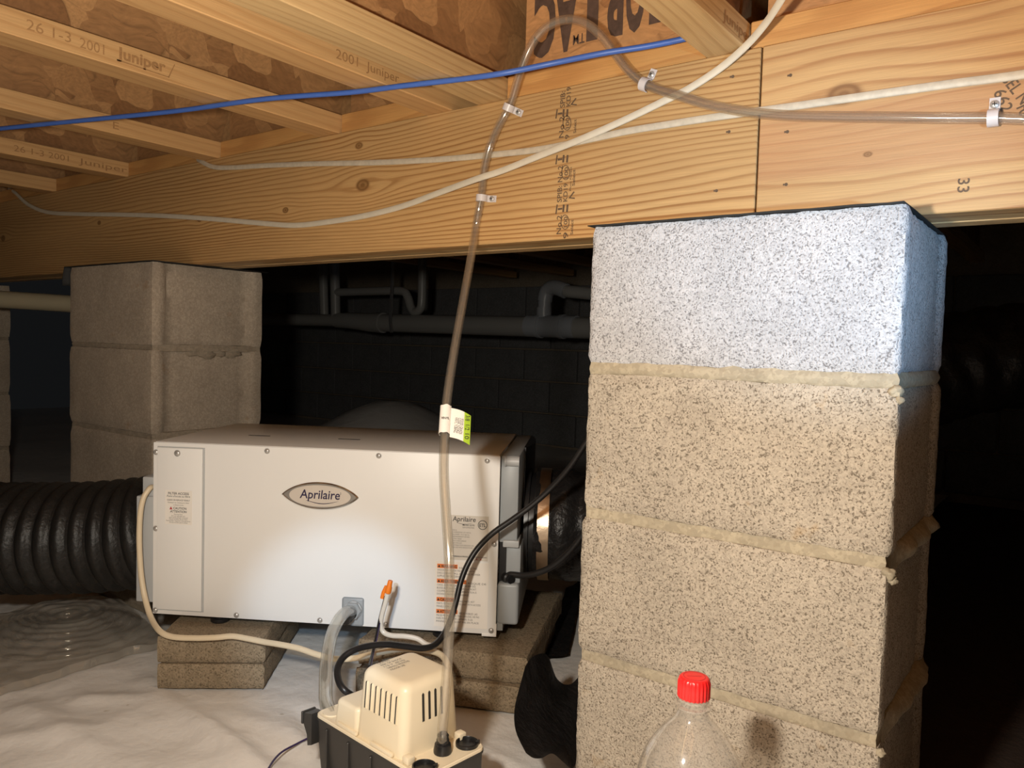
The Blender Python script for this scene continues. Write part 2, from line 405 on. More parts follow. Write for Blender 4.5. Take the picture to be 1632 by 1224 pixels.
M['pvc_tan'] = plain('aged_pvc', (0.42,0.36,0.24), 0.4, 0.08, 12)
M['pvc_blue'] = plain('pale_pvc_fitting', (0.32,0.34,0.37), 0.35, 0.05, 12)
M['strap'] = plain('galvanised_strap', (0.4,0.4,0.4), 0.4, 0.2, 80, Metallic=0.8)
M['purple'] = plain('dark_purple_wire', (0.035,0.02,0.09), 0.4)

# vapour barrier
t = NT('white_vapour_barrier')
p = t.pos(); a = t.noise(p, 16, 5, .55); b = t.noise(p, 130, 4, .6); g = t.noise(p, 3.0, 4, .6)
sp = t.n('MapRange', {0: t.noise(p, 34, 2, .4), 1: .74, 2: .80}).outputs[0]
c = t.mix(g, (0.72,0.69,0.65), (0.84,0.81,0.77)); c = t.mix(t.math('MULTIPLY', sp, .5), c, (0.30,0.22,0.13))
nb = t.bump(b, 0.22, 0.0012); nb = t.bump(a, 0.5, 0.010, nb)
M['barrier'] = t.bsdf(c, 0.38, nb)

# ================================================================== the setting
# ground covered by a wrinkled white vapour barrier
def fold_list():
    L = []
    for (x0,y0,x1,y1,h,wd) in [(262,1098,420,1224,.016,.020),(430,1092,560,1150,.012,.018),(330,1105,470,1180,.010,.022),(60,1140,200,1224,.009,.030),
                               (430,1065,520,1090,.012,.014),(150,1110,250,1110,.008,.020),(430,1110,500,1215,.010,.02),(0,1180,150,1160,.008,.03),
                               (440,1045,540,1065,.012,.012),(760,1190,830,1224,.010,.012),(560,1075,600,1060,.010,.012)]:
        L.append((atz(x0,y0,0).xy, atz(x1,y1,0).xy, h, wd))
    return L
FOLDS = fold_list()
def ground_h(x, y):
    h = 0.0
    for a, b, hh, wd in FOLDS:
        d = b - a; p = V((x,y)) - a; t = max(-.15, min(1.15, p.dot(d)/d.length_squared)); q = (p - d*t).length
        if q < wd*3: h += hh * math.exp(-(q/wd)**2) * max(0, 1 - max(0, t-.5)*.9)
    n1 = noise.noise((x*3.1, y*3.1, 0.3)); n2 = noise.noise((x*9+2, y*7, 1.7))
    h += 0.012*n1 + 0.004*n2 + 0.016*max(0, .22-abs(noise.noise((x*4+y*2, y*4-x*3, 4)))) + .010*max(0, .16-abs(noise.noise((x*9-y*5, y*8+x*3, 9))))
    # the pavers, pump and piers press it flat
    for cx, cy, rr in [(-1.12,-.05,.16),(-.68,.24,.22),(-.58,-.18,.19),(-.123,-.235,.09),(-.2,.15,.30),(-1.74,.15,.30),(-1.1,.15,.3)]:
        d = math.hypot(x-cx, y-cy); k = max(0, min(1, (d-rr*.75)/(rr*.5))); h = h*k - 0.002*(1-k)
    h += 0.31*math.exp(-(((x+3.1)/.45)**2 + ((y-2.3)/.5)**2)) * (1 if y > .8 else 0)
    return h - 0.003
def axis_pts(lo, f0, f1, hi, fine, coarse):
    out = []; x = lo
    while x < f0: out.append(x); x += coarse
    x = f0
    while x < f1: out.append(x); x += fine
    x = f1
    while x <= hi: out.append(x); x += coarse
    return out
gx = axis_pts(-7.0, -2.3, 0.005, 1.7, 0.013, 0.12); gy = axis_pts(-3.0, -.75, .45, 4.0, 0.013, 0.12)
mb = MB().grid([[(x, y, ground_h(x, y)) for x in gx] for y in gy])
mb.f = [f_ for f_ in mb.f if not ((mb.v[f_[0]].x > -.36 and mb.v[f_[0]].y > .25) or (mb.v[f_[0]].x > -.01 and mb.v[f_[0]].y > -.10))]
structure('floor', mb, M['barrier'], 'crinkled white plastic vapour barrier over the crawl space ground', angle=80)

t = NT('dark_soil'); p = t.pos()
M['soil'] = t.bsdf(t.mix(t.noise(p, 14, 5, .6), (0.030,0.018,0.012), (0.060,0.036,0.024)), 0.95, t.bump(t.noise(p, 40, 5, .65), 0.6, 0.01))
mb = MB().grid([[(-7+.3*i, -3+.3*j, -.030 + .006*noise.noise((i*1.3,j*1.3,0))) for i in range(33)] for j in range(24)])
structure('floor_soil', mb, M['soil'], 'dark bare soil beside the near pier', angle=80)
# foundation wall far behind: courses of concrete block
WY = 3.2
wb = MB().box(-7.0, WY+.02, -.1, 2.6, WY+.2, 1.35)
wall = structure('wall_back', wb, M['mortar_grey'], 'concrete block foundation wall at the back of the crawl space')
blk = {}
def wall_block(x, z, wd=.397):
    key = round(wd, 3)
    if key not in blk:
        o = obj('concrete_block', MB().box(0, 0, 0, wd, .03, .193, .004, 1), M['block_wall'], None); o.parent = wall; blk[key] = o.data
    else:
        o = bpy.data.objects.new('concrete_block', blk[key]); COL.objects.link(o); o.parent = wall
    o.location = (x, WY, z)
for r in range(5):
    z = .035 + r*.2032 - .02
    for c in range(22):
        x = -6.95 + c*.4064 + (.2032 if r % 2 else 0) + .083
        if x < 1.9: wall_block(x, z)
# subfloor overhead
JZ = 1.0480; JH = 0.241
structure('ceiling', MB().box(-7, -3, JZ+JH+.001, 2.6, 3.4, JZ+JH+.02), M['subfloor'], 'strand board subfloor above the joists')

# ================================================================== concrete block piers
def pier_block(x0, x1, y0, y1, z0, z1, step, amp, seed, ins=0.013, notch=True):
    """hollow block cast with a recess in each end between its two flanges"""
    fl = 0.034; sl = 0.010
    foot = [(x0,y0),(x1,y0)]
    if notch: foot += [(x1,y0+fl),(x1-ins,y0+fl+sl),(x1-ins,y1-fl-sl),(x1,y1-fl)]
    foot += [(x1,y1),(x0,y1)]
    if notch: foot += [(x0,y1-fl),(x0+ins,y1-fl-sl),(x0+ins,y0+fl+sl),(x0,y0+fl)]
    pts = []; nrm = []
    k = len(foot)
    for i in range(k):
        a = V(foot[i]); b = V(foot[(i+1) % k]); L = (b-a).length; n_ = max(1, int(L/step))
        nn = V(((b-a).y, -(b-a).x)).normalized()
        for j in range(n_):
            q = a + (b-a)*(j/n_); m_ = nn
            if j == 0:
                pa = V(foot[i-1]); pn = V(((a-pa).y, -(a-pa).x)).normalized(); m_ = (nn+pn)
                m_ = m_.normalized()
                q = q - m_*0.0025
            pts.append(q); nrm.append(m_)
    nz = max(3, int((z1-z0)/step)); rings = []
    zs = [z0 + (z1-z0)*i/nz for i in range(nz+1)]
    for i, z in enumerate(zs):
        e = 0.0035 if i in (0, nz) else 0.0
        r = []
        for q, m_ in zip(pts, nrm):
            d = amp*noise.noise((q.x*95+seed, q.y*95, z*95)) + amp*1.2*noise.noise((q.x*22+seed, q.y*22, z*22))
            zz = z
            if i in (0, nz): zz += amp*1.6*noise.noise((q.x*60+seed, q.y*60, i*7.1))
            r.append((q.x - m_.x*e + m_.x*d, q.y - m_.y*e + m_.y*d, zz))
        rings.append(r)
    return MB().rings(rings)
def mortar_joint(x0, x1, y0, y1, z0, z1, bulge, seed, step=.01, lip=0.0):
    per = []
    def side(a, b, nx, ny):
        n_ = max(2, int((V(b)-V(a)).length/step))
        for j in range(n_): per.append((a[0]+(b[0]-a[0])*j/n_, a[1]+(b[1]-a[1])*j/n_, nx, ny))
    side((x0,y0),(x1,y0),0,-1); side((x1,y0),(x1,y1),1,0); side((x1,y1),(x0,y1),0,1); side((x0,y1),(x0,y0),-1,0)
    rs = []
    for i in range(6):
        t_ = i/5; z = z0+(z1-z0)*t_; prof = bulge*(math.sin(math.pi*min(1,t_*1.02)) if bulge > 0 else 1)
        def sb(x, y, nx): return lip*math.sin(math.pi*min(1,t_*1.02))*max(0, min(1, (y-y0-.06)/.05))*(.75+.6*noise.noise((y*22+seed,seed,2))) if nx > 0 else 0
        rs.append([(x+nx*(prof+sb(x,y,nx)+.0022*noise.noise((x*40+seed,y*40,i*.9))), y+ny*(prof+.0022*noise.noise((x*40+seed,y*40,i*.9))),
                    z+.0016*noise.noise((x*55,y*55,seed+i))) for x, y, nx, ny in per])
    return MB().rings(rs)
def lump_pt(x, y, z, r, sd, th, ph):
    d = V((math.sin(th)*math.cos(ph), math.sin(th)*math.sin(ph), math.cos(th)))
    k = r*(1 + .5*noise.noise(d*1.3 + V((sd,sd*2,0))) + .25*noise.noise(d*4.5 + V((sd,0,sd))))
    flat = .55 if abs(y) > .02 else 1.0      # smeared against the side face
    return (x + d.x*k*flat, y + d.y*k*(1.9 if flat < 1 else 1.0), z + d.z*k*.85)
def pier(loc_right, label, courses, mats, mort, step, amp, bulges, y0=0.0, y1=0.295, jt=.0125, lumps=()):
    x1 = loc_right; x0 = x1 - .3969
    t_ = thing('block_pier', label, 'pier', ((x0+x1)/2, (y0+y1)/2, 0))
    zt = BZ - .004
    for k in range(courses):
        z1 = BZ - .2032*k - (.003 if k == 0 else 0); z0 = BZ - .2032*(k+1) + jt
        dx = 0.004*noise.noise((k*3.3, loc_right*5, 1)); dy = -0.004*k*0 + 0.003*noise.noise((k*5.3, loc_right*5, 9))
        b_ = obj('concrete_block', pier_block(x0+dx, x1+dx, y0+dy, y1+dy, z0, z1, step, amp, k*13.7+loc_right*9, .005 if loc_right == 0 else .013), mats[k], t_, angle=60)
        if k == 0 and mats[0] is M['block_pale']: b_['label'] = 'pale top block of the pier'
        zj1 = z0 + .0015; zj0 = z0 - jt - .0015
        if k < courses-1 or True:
            bg = bulges[min(k, len(bulges)-1)]; sd_ = .016 if (loc_right == 0 and k in (1,2)) else 0
            obj('mortar_joint', mortar_joint(x0+.004, x1-.004, y0+.004, y1-.004, max(zj0,-.01) - (.008 if sd_ else 0), zj1 + (.004 if sd_ else 0), bg, k*3.1+loc_right, lip=sd_), mort, t_, angle=60)
    for (x, y, z, r, sd) in lumps:
        rs = []
        for i in range(9):
            th = math.pi*i/8; 
            rs.append([lump_pt(x, y, z, r, sd, max(.12,min(math.pi-.12,th)), 2*math.pi*a/14) for a in range(14)])
        obj('mortar_lump', MB().rings(rs), mort, t_, angle=60)
    return t_
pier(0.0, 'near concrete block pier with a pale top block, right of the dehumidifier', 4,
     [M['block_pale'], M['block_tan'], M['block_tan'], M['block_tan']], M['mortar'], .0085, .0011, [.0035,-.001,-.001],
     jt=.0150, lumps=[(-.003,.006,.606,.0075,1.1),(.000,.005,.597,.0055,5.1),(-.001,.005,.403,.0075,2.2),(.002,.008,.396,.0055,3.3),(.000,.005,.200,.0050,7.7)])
pier(-1.5415, 'grey concrete block pier behind the left half of the dehumidifier', 4, [M['block_grey']]*4, M['mortar_grey'], .016, .0008, [-.001,-.001,-.001],
     jt=.0125, lumps=[(-1.556,.11,.608,.013,1.0),(-1.555,.145,.604,.015,2.0),(-1.556,.18,.607,.012,8.0),(-1.555,.215,.605,.013,3.0)])
pier(-3.07, 'farthest concrete block pier, a sliver at the left edge', 4, [M['block_grey']]*4, M['mortar_grey'], .03, .0008, [-.001])
# thin black pads between piers and beam
def pad(x0, x1, label, flap=None):
    n_ = 24; top = []; bot = []
    rows = []
    for i in range(n_+1):
        x = x0 + (x1-x0)*i/n_
        rows.append([(x, y, BZ - .0015 + .0010*noise.noise((x*25, y*25, 0))) for y in (-.004+.003*noise.noise((x*30,1,1)), .06, .15, .25, .305)])
    m_ = MB().grid(rows)
    if flap:
        m_.grid([[(x0 - .003 - .010*math.sin(i_/5*1.8), y, BZ - .0015 - .046*i_/5) for y in (-.004,.02,.05,.09)] for i_ in range(6)])
    o = single('felt_pad', m_, M['felt'], label, 'pad', 'black pads under the beam', smooth=True)
    md = o.modifiers.new('thickness', 'SOLIDIFY'); md.thickness = .0012; md.offset = 1
    return o
pad(-.401, -.004, 'thin black pad between the pale top block and the beam', False)
pad(-1.955, -1.536, 'thin black pad between the grey pier and the beam', True)

# ================================================================== timber
BY0, BY1 = 0.100, 0.214
beam = thing('timber_beam', 'long built-up timber beam resting on the block piers', 'beam', (0, (BY0+BY1)/2, BZ))
BT = BZ + .2352
b1 = obj('board', MB().box(-4.2, BY0, BZ, -.2058, BY0+.037, BT, .0012, 1), M['beam_left'], beam, label='front board with fine straight grain and grade stamps')
b2 = obj('board', MB().box(-.2034, BY0, BZ, 1.6, BY0+.037, BT, .0012, 1), M['beam_right'], beam, label='front board with a large dark knot and reddish lower grain')
obj('board', MB().box(-4.2, BY0+.0385, BZ+.001, 1.6, BY0+.0755, BT-.001, .0012, 1), M['beam_ply'], beam)
obj('board', MB().box(-4.2, BY0+.077, BZ, 1.6, BY1, BT, .0012, 1), M['beam_ply'], beam)
# nails in the beam face
for (x, y) in [(1168,122),(1162,210),(1142,304),(1260,120),(1255,210),(1253,294)]:
    q = at(x, y, BY0); mm = MB().cyl(q + V((0,-.0006,0)), q + V((0,.004,0)), .0022, 8).box(q.x-.004, q.y-.0008, q.z-.001, q.x, q.y+.001, q.z+.0012)
    obj('nail', mm, M['ink_soft'], beam, smooth=False)
# grade stamps, printed sideways: reading runs up the face
st = MB(); PR = V((0,0,1)); PU = V((-1,0,0)); ys = BY0 - .0005
def stamp(s, x, y, size, width=None, bold=0.012, **k):
    q = at(x, y, ys); text(st, s, q, PR, PU, size, width, bold=bold, **k)
def stamp_span(s_, x, y0, y1, hpx, bold=0.012, **k):
    wd = at(x, y1, ys).z - at(x, y0, ys).z; stamp(s_, x, y0, hpx*.00096/.70, wd, bold, **k)
for s_, x, y0, y1, hp_ in [('No 2',894,373,343,9),('SPIB:',895,322,296,9),('No 2',896,290,264,9),('No 2',898,219,185,9),('SPIB:',900,171,145,9),
        ('9',905,380,370,9),('100',904,362,345,7),('KD19',904,321,292,8),('100',905,284,266,7),('9',907,221,214,8),('100',907,204,187,7),('KD19',909,169,138,8),
        ('Select',913,374,350,5),('Plum Forest',910,304,266,3),('Select',916,296,270,5),('Select',918,212,190,5)]:
    stamp_span(s_, x, y0, y1, hp_)
def stamp_poly(pts): 
    q = [at(x, y, ys) for x, y in pts]; st.add(q, [list(range(len(q)))])
for yb in (326, 247, 174):
    stamp_poly([(887,yb),(889,yb),(887,yb+15),(885,yb+15)]); stamp_poly([(889,yb+6),(896,yb+5),(896,yb+8),(889,yb+9)])
    stamp_poly([(897,yb),(900,yb),(899,yb+12),(896,yb+12)]); stamp_poly([(903,yb),(906,yb),(905,yb+12),(902,yb+12)])
for (cx, cy) in [(901.5,275),(900.5,354),(903.5,196)]:
    ring = [(cx+7*math.cos(a*.3142), cy+12*math.sin(a*.3142)) for a in range(20)]; r2 = [(cx+5.8*math.cos(a*.3142), cy+10.8*math.sin(a*.3142)) for a in range(20)]
    for a in range(20): stamp_poly([ring[a], ring[(a+1)%20], r2[(a+1)%20], r2[a]])
for (cx, cy) in [(911,311),(914,162)]:
    stamp_poly([(cx-5,cy+5),(cx+5,cy+6),(cx+5,cy+4),(cx-2,cy+3.5)]); stamp_poly([(cx-5,cy+5),(cx+3,cy-6),(cx+5,cy-5),(cx-2,cy+4)])
obj('grade_stamp', st, M['ink_soft'], b1, smooth=False, label='sideways printed grade stamp')
st = MB(); ys = BY0 - .0005
q = at(1527, 285, ys); text(st, '33', q, (0,0,-1), (1,0,0), .017, .016, bold=.01)
q = at(1583, 148, ys); text(st, '662', q, V((.35,0,-.9)), V((.9,0,.35)), .017, .026, bold=.01)
q = at(1596, 128, ys); text(st, 'SEL NO.2 KD', q, V((.55,0,-.85)), V((.85,0,.55)), .017, .085, bold=.01)
q = at(1620, 172, ys); text(st, '100', q, V((.35,0,-.9)), V((.9,0,.35)), .014, .018, bold=.02)
obj('grade_stamp', st, M['ink_soft'], b2, smooth=False, label='slanted printed grade stamp')

# I-joists: flanges of sawn wood with a strand board web
FW, FH = 0.058, 0.037
JY0, JY1 = -2.6, 2.9
JX = [(-2.691, 'leftmost'), (-2.285, ''), (-1.879, ''), (-1.472, ''), (-1.066, ''), (-.776, ''), (-.661, ''), (-.2535, ''), (.153, ''), (.56, '')]
JL = {-2.691: 'I-joist farthest to the left, past the end of the lower white cable',
      -2.285: 'I-joist meeting the beam above the left cable end', -1.879: 'I-joist with faint stamp, meeting the beam above the grey pier',
      -1.472: 'I-joist meeting the beam where the upper white cable begins', -1.066: 'I-joist stamped 26 1-3 2001 along its lower flange',
      -.776: 'left one of the close pair of I-joists', -.661: 'right one of the close pair of I-joists',
      -.2535: 'pale I-joist crossing the beam just left of the board joint', .153: 'I-joist crossing the beam beyond the upper right corner', .56: 'I-joist farthest to the right'}
joists = {}
proto = None
for x, _ in JX[:-1]:
    t_ = thing('i_joist', JL[x], 'joist', (x, 0, JZ), 0, 'I-joists under the subfloor')
    pale = x in (-.2535, -.661)
    if proto is None or True:
        lf = obj('lower_flange', MB().box(x-FW/2, JY0, JZ, x+FW/2, JY1, JZ+FH, .0015, 1), M['flange_pale'] if pale else M['flange'], t_)
        obj('upper_flange', MB().box(x-FW/2, JY0, JZ+JH-FH, x+FW/2, JY1, JZ+JH, .0015, 1), M['flange'], t_)
        obj('web', MB().box(x-.0055, JY0, JZ+FH-.004, x+.0055, JY1, JZ+JH-FH+.004), M['osb'], t_)
    joists[x] = lf
# stamps on flange sides (+x face, reading away from the viewer)
def flange_text(x, items, mat=None):
    X = x + FW/2 + .0005
    for s, y, z, size, wd, bold in items:
        mm = MB(); text(mm, s, (X, y, JZ+z), (0,1,0), (0,0,1), size, wd, bold=bold); obj('grade_stamp', mm, mat or M['ink_brown'], joists[x], smooth=False)
def jy(x, px, py):   # Y on the +x face of joist x at a pixel
    X = x + FW/2; r = ray(px, py); return (CAM + r*((X-CAM.x)/r.x)).y
y26 = jy(-1.066, 42, 40); y20 = jy(-1.066, 127, 68); yj = jy(-1.066, 186, 90); yj2 = jy(-1.066, 275, 118)
flange_text(-1.066, [('26 1-3', y26, .013, .021, jy(-1.066,113,60)-y26, .0), ('2001', y20, .011, .021, jy(-1.066,166,75)-y20, .0), ('Juniper', yj, .013, .024, yj2-yj-.012, .03)])
mm = MB(); X = -1.066+FW/2+.0005
mm.add([(X,yj,JZ+.0085),(X,yj2-.006,JZ+.0065),(X,yj2-.006,JZ+.008),(X,yj,JZ+.0105)], [(0,1,2,3)])
mm.add([(X,yj2-.006,JZ+.0065),(X,yj2+.004,JZ+.030),(X,yj2+.0025,JZ+.030),(X,yj2-.0075,JZ+.008)], [(0,1,2,3)])
obj('stamp_line', mm, M['ink_brown'], joists[-1.066], smooth=False)
for x, px, py, s, wd in [(-1.879, 22, 237, '26 1-3 2001', .12), (-1.879, 125, 251, 'Juniper', .12), (-.776, 535, 92, '2001  Juniper', .13), (-1.472, 180, 205, 'E', .012), (-.2535, 1152, 18, 'Juniper', .10)]:
    yy = jy(x, px, py); flange_text(x, [(s, yy, .010, .020, wd, .0)])


# blocking panels: short I-joist pieces standing on the beam between the joists
pairs = [(-2.691,-2.285),(-2.285,-1.879),(-1.879,-1.472),(-1.472,-1.066),(-1.066,-.776),(-.661,-.2535),(-.2535,.153)]
PL = ['blocking panel on the beam at the far left', 'blocking panel on the beam above the left cable end', 'blocking panel on the beam above the grey pier', 'blocking panel on the beam where the upper white cable begins',
      'blocking panel on the beam beside the close pair of joists', 'blocking panel printed with large dark upside-down letters', 'blocking panel on the beam above the board joint, at upper right']
panels = []
for k, ((xa, xb), lab) in enumerate(zip(pairs, PL)):
    x0 = xa + FW/2 + .002; x1 = xb - FW/2 - .002; yc = BY0 + FW/2 + .004; big = k >= 5
    t_ = thing('blocking_panel', lab, 'blocking', ((x0+x1)/2, yc, JZ), 0, 'blocking panels over the beam')
    obj('lower_flange', MB().box(x0, yc-FW/2, JZ+.0005, x1, yc+FW/2, JZ+FH, .0015, 1), M['flange_x'], t_)
    obj('upper_flange', MB().box(x0, yc-FW/2, JZ+JH-FH, x1, yc+FW/2, JZ+JH-.0005, .0015, 1), M['flange_x'], t_)
    if xa == -.661: xw0 = x0 + .018
    elif k == 6: xw0 = x0 + .014
    else: xw0 = x0
    wb_ = obj('web', MB().box(xw0, yc-.0055, JZ+FH-.004, x1, yc+.0055, JZ+JH-FH+.004), M['osb_bright'] if big else M['osb'], t_)
    panels.append((t_, wb_, yc))
# squash block beside the joists at the ends of panels
for x, lab in [(-1.475+.045,'short upright squash block on the beam above the start of the upper white cable'), (-1.066-.05,'short upright squash block on the beam left of the stamped joist')]:
    single('squash_block', MB().box(x-.013, BY0+.066, JZ+FH+.001, x+.013, BY0+.1, JZ+JH-FH-.001, .001, 1), M['beam_ply'], lab, 'block')
# big letters, printed upside down
lm = MB(); yl = panels[5][2] - .0055 - .0006
Rr, Uu = V((-1,0,0)), V((0,0,-1))
for s, xl, xr, yt in [('C',850,884,88),('A',882,920,80),('I',934,952,66),('R',958,992,57),('O',996,1026,48),('I',1034,1058,38)]:
    a = at(xr, yt, yl); b_ = at(xl, yt, yl)
    top = a.z
    # rotated half a turn: the letter's top is at the bottom
    o_ = V((max(a.x,b_.x), yl, (a.z+b_.z)/2 + .098)); text(lm, s, o_, Rr, Uu, .138, abs(a.x-b_.x), bold=.045 if s != 'I' else .02)
a = at(932, 52, yl); b_ = at(913, 70, yl); text(lm, 'TM', V((a.x, yl, a.z)), Rr, Uu, .022, abs(a.x-b_.x), bold=.01)
obj('lettering', lm, plain('dark_letter_ink', (0.085,0.05,0.035), 0.6, 0.7, 90), panels[5][1], smooth=False, label='large dark letters printed upside down')

# ================================================================== pavers under the dehumidifier
def paver(corner, yaw, wd, dp, z0, z1, label, seed):
    """rough cast slab; corner = front left bottom corner, yaw = direction of its front edge"""
    ex = V((math.cos(yaw), math.sin(yaw), 0)); ey = V((-ex.y, ex.x, 0)); o = V((corner[0], corner[1], 0))
    foot = [(0,0),(wd,0),(wd,dp),(0,dp)]; rs = []; st_ = .007; pts = []
    for i in range(4):
        a = V(foot[i]); b = V(foot[(i+1)%4]); n_ = int((b-a).length/st_); nn = V(((b-a).y, -(b-a).x)).normalized()
        for j in range(n_): pts.append((a+(b-a)*(j/n_), nn))
    k = 7
    for i in range(k+1):
        z = z0+(z1-z0)*i/k; e = .003 if i in (0,k) else 0
        rs.append([o + ex*(p_.x - nn.x*e + nn.x*.0016*noise.noise((p_.x*70+seed,p_.y*70,z*70))) + ey*(p_.y - nn.y*e + nn.y*.0016*noise.noise((p_.x*70+seed,p_.y*70,z*70))) + V((0,0,z + (.0012*noise.noise((p_.x*60,p_.y*60,seed+i)) if i in (0,k) else 0))) for p_, nn in pts])
    mb_ = MB().rings(rs)
    o_ = obj('concrete_paver', mb_, M['paver'], angle=50); recenter(o_)
    return tag(o_, label, 'paver', 'pavers carrying the dehumidifier')
LY = math.radians(40)
paver((-1.172,-.189), LY, .192, .30, .000, .0455, 'lower concrete paver of the left stack under the dehumidifier', 1)
paver((-1.176,-.187), LY, .194, .30, .0468, .0955, 'upper concrete paver of the left stack, with a cream cord across it', 2)
RY = math.radians(24)
paver((-.886,.031), RY, .308, .37, .000, .0470, 'lower concrete paver of the right stack behind the pump', 3)
paver((-.892,.042), RY, .318, .385, .0485, .0955, 'upper concrete paver of the right stack behind the pump', 4)

# ================================================================== dehumidifier
UW, UD, UH = 0.664, 0.36, 0.333
deh = thing('dehumidifier', 'white box-shaped whole-house dehumidifier on concrete pavers', 'dehumidifier', UA, UYAW)
def uob(name, mb, mat, parent=None, **k):   # in the unit's own frame: x along the front, y into depth, z up
    return obj(name, mb, mat, parent or deh, world=False, **k)
uob('cabinet', MB().box(.0015, .0035, 0, UW-.0015, UD, UH, .002, 2), M['panel'])
fp = uob('front_panel', MB().box(0, 0, .0005, UW, .003, UH-.0012, .0012, 2), M['panel'])
uob('door_reveal', MB().box(.0085, -.0006, .0085, .1025, .0008, .3245, .0004, 1), M['grey_light'], fp)
dr = uob('filter_door', MB().box(.0095, -.0032, .0105, .0985, .0008, .3225, .0014, 2), M['panel_door'])
def screw(parent, x, z, y=-.0008, r=.0042):
    m_ = MB().lathe([(r*1.25,0),(r*1.25,.0006),(r,.0007),(r*.98,.0016),(r*.75,.0026),(r*.3,.0030),(.0003,.0030)], (x,y,z), (0,-1,0), 14)
    s_ = uob('screw', m_, M['screw'], parent)
    uob('screw_slot', MB().box(x-r*.62, y-.0033, z-r*.14, x+r*.62, y-.0027, z+r*.14), M['ink'], s_, smooth=False) if False else None
for x, z in [(.0060,.3125),(.2241,.3235),(.4378,.3235),(.6400,.3225),(.0062,.1660),(.0060,.0075),(.1677,.0075),(.3308,.0075),(.4573,.0075),(.6555,.0080),(.6570,.1694)]:
    screw(fp, x, z)
screw(dr, .0495, .3125, -.0034, .005)
# corner bracket and top slots
uob('corner_tab', MB().box(UW-.026, -.0012, -.0035, UW+.001, .004, .0015, .0006, 1).box(UW-.002,-.0012,0,UW+.0012,.004,.02,.0006,1), M['panel'], fp)
for x in (.125, .315): uob('top_slot', MB().box(x, .14, UH-.0002, x+.045, .146, UH+.0006), M['slot'], smooth=False)
# badge: pointed oval
bd_x, bd_z = .3280, .2438
def lens(hw, hh, y, n=40, pw=1.0):
    pts = []
    for i in range(n):
        s_ = -math.cos(math.pi*i/(n-1))
        pts.append((bd_x+hw*s_, y, bd_z+hh*max(0,(1-abs(s_)**2.1))**.82))
    low = [(x, y, 2*bd_z - z) for x, _, z in reversed(pts[1:-1])]
    return pts + low
def oval(hw, hh, y, n=78):
    return [(bd_x+hw*math.cos(2*math.pi*i/n), y, bd_z+hh*math.sin(2*math.pi*i/n)) for i in range(n)]
bd = uob('badge', MB().rings([lens(.0735,.0258,-.0004), lens(.0735,.0258,-.0030), lens(.0705,.0238,-.0048), lens(.0690,.0226,-.0036)]), M['chrome'])
uob('badge_field', MB().rings([lens(.0692,.0228,-.0030), lens(.0690,.0226,-.0039)]), M['badge_grey'], bd, smooth=False)
uob('badge_face', MB().rings([oval(.0590,.0205,-.0036), oval(.0588,.0203,-.0043)]), M['badge_face'], bd, smooth=False)
tm = MB(); yT = -.0046
text(tm, 'Aprilaire', (bd_x-.0385, yT, bd_z-.0050), (1,0,0), (0,0,1), .0235, .077, shear=.12, bold=.012)
text(tm, '°', (bd_x+.039, yT, bd_z-.0045), (1,0,0), (0,0,1), .018, .0016)
def swoosh(mb_, x0, z0, L, h, y):
    up = []; lo = []
    for i in range(25):
        s_ = i/24; zz = z0 - .0040*h*math.sin(s_*math.pi*1.25-.35) - .0012*h; th = .0012*h*(math.sin(math.pi*min(1,s_*.9+.08))**.8)
        up.append((x0+L*s_, y, zz+th*.6)); lo.append((x0+L*s_, y, zz-th*.6))
    mb_.add(up+lo, [[i, i+1, 25+i+1, 25+i] for i in range(24)])
swoosh(tm, bd_x-.026, bd_z-.0090, .062, 1.0, yT)
uob('lettering', tm, M['navy'], bd, smooth=False)
# label on the filter door
yd = -.0032
def label_plate(name, x0, x1, z0, z1, y, mat, parent): return uob(name, MB().box(x0, y-.0004, z0, x1, y, z1), mat, parent, smooth=False)
l1 = label_plate('filter_label', .0262, .0792, .1765, .2418, yd, M['label'], dr)
tm = MB(); ts = MB(); yT = yd - .0007; cx = .0527
def ln(mb_, s, z, size, wd, **k): text(mb_, s, (cx, yT, z), (1,0,0), (0,0,1), size, wd, center=True, **k)
ln(tm, 'FILTER ACCESS', .2338, .0062, .041, bold=.012); ln(tm, "Point d'accès au filtre", .2288, .0054, .046, shear=.2)
ln(ts, 'CLEAN OR REPLACE YEARLY', .2218, .0042, .045, bold=.015); ln(ts, 'Nettoyer ou remplacer le filtre', .2172, .0036, .042); ln(ts, 'à chaque année', .2128, .0034, .020)
text(tm, 'CAUTION', (.0425, yT, .2055), (1,0,0), (0,0,1), .0062, .026, bold=.012); ln(tm, 'ATTENTION', .1992, .0062, .033, shear=.15, bold=.012)
for i, (s, wd) in enumerate([('Moving Parts', .017), ('Do not operate unit', .027), ('with access panels removed', .037), ('Pièces mobiles. Ne pas faire', .036), ("fonctionner l'appareil si les panneaux", .048), ("d'accès ne sont pas en place", .036)]):
    ln(ts, s, .1948 - i*.0031, .0034, wd)
uob('lettering', tm, M['ink'], l1, smooth=False); uob('small_print', ts, M['ink_grey'], l1, smooth=False)
uob('warning_triangle', MB().add([(.0350,yT,.2050),(.0408,yT,.2050),(.0379,yT,.2108)], [(0,1,2)]), M['red_ink'], l1, smooth=False)
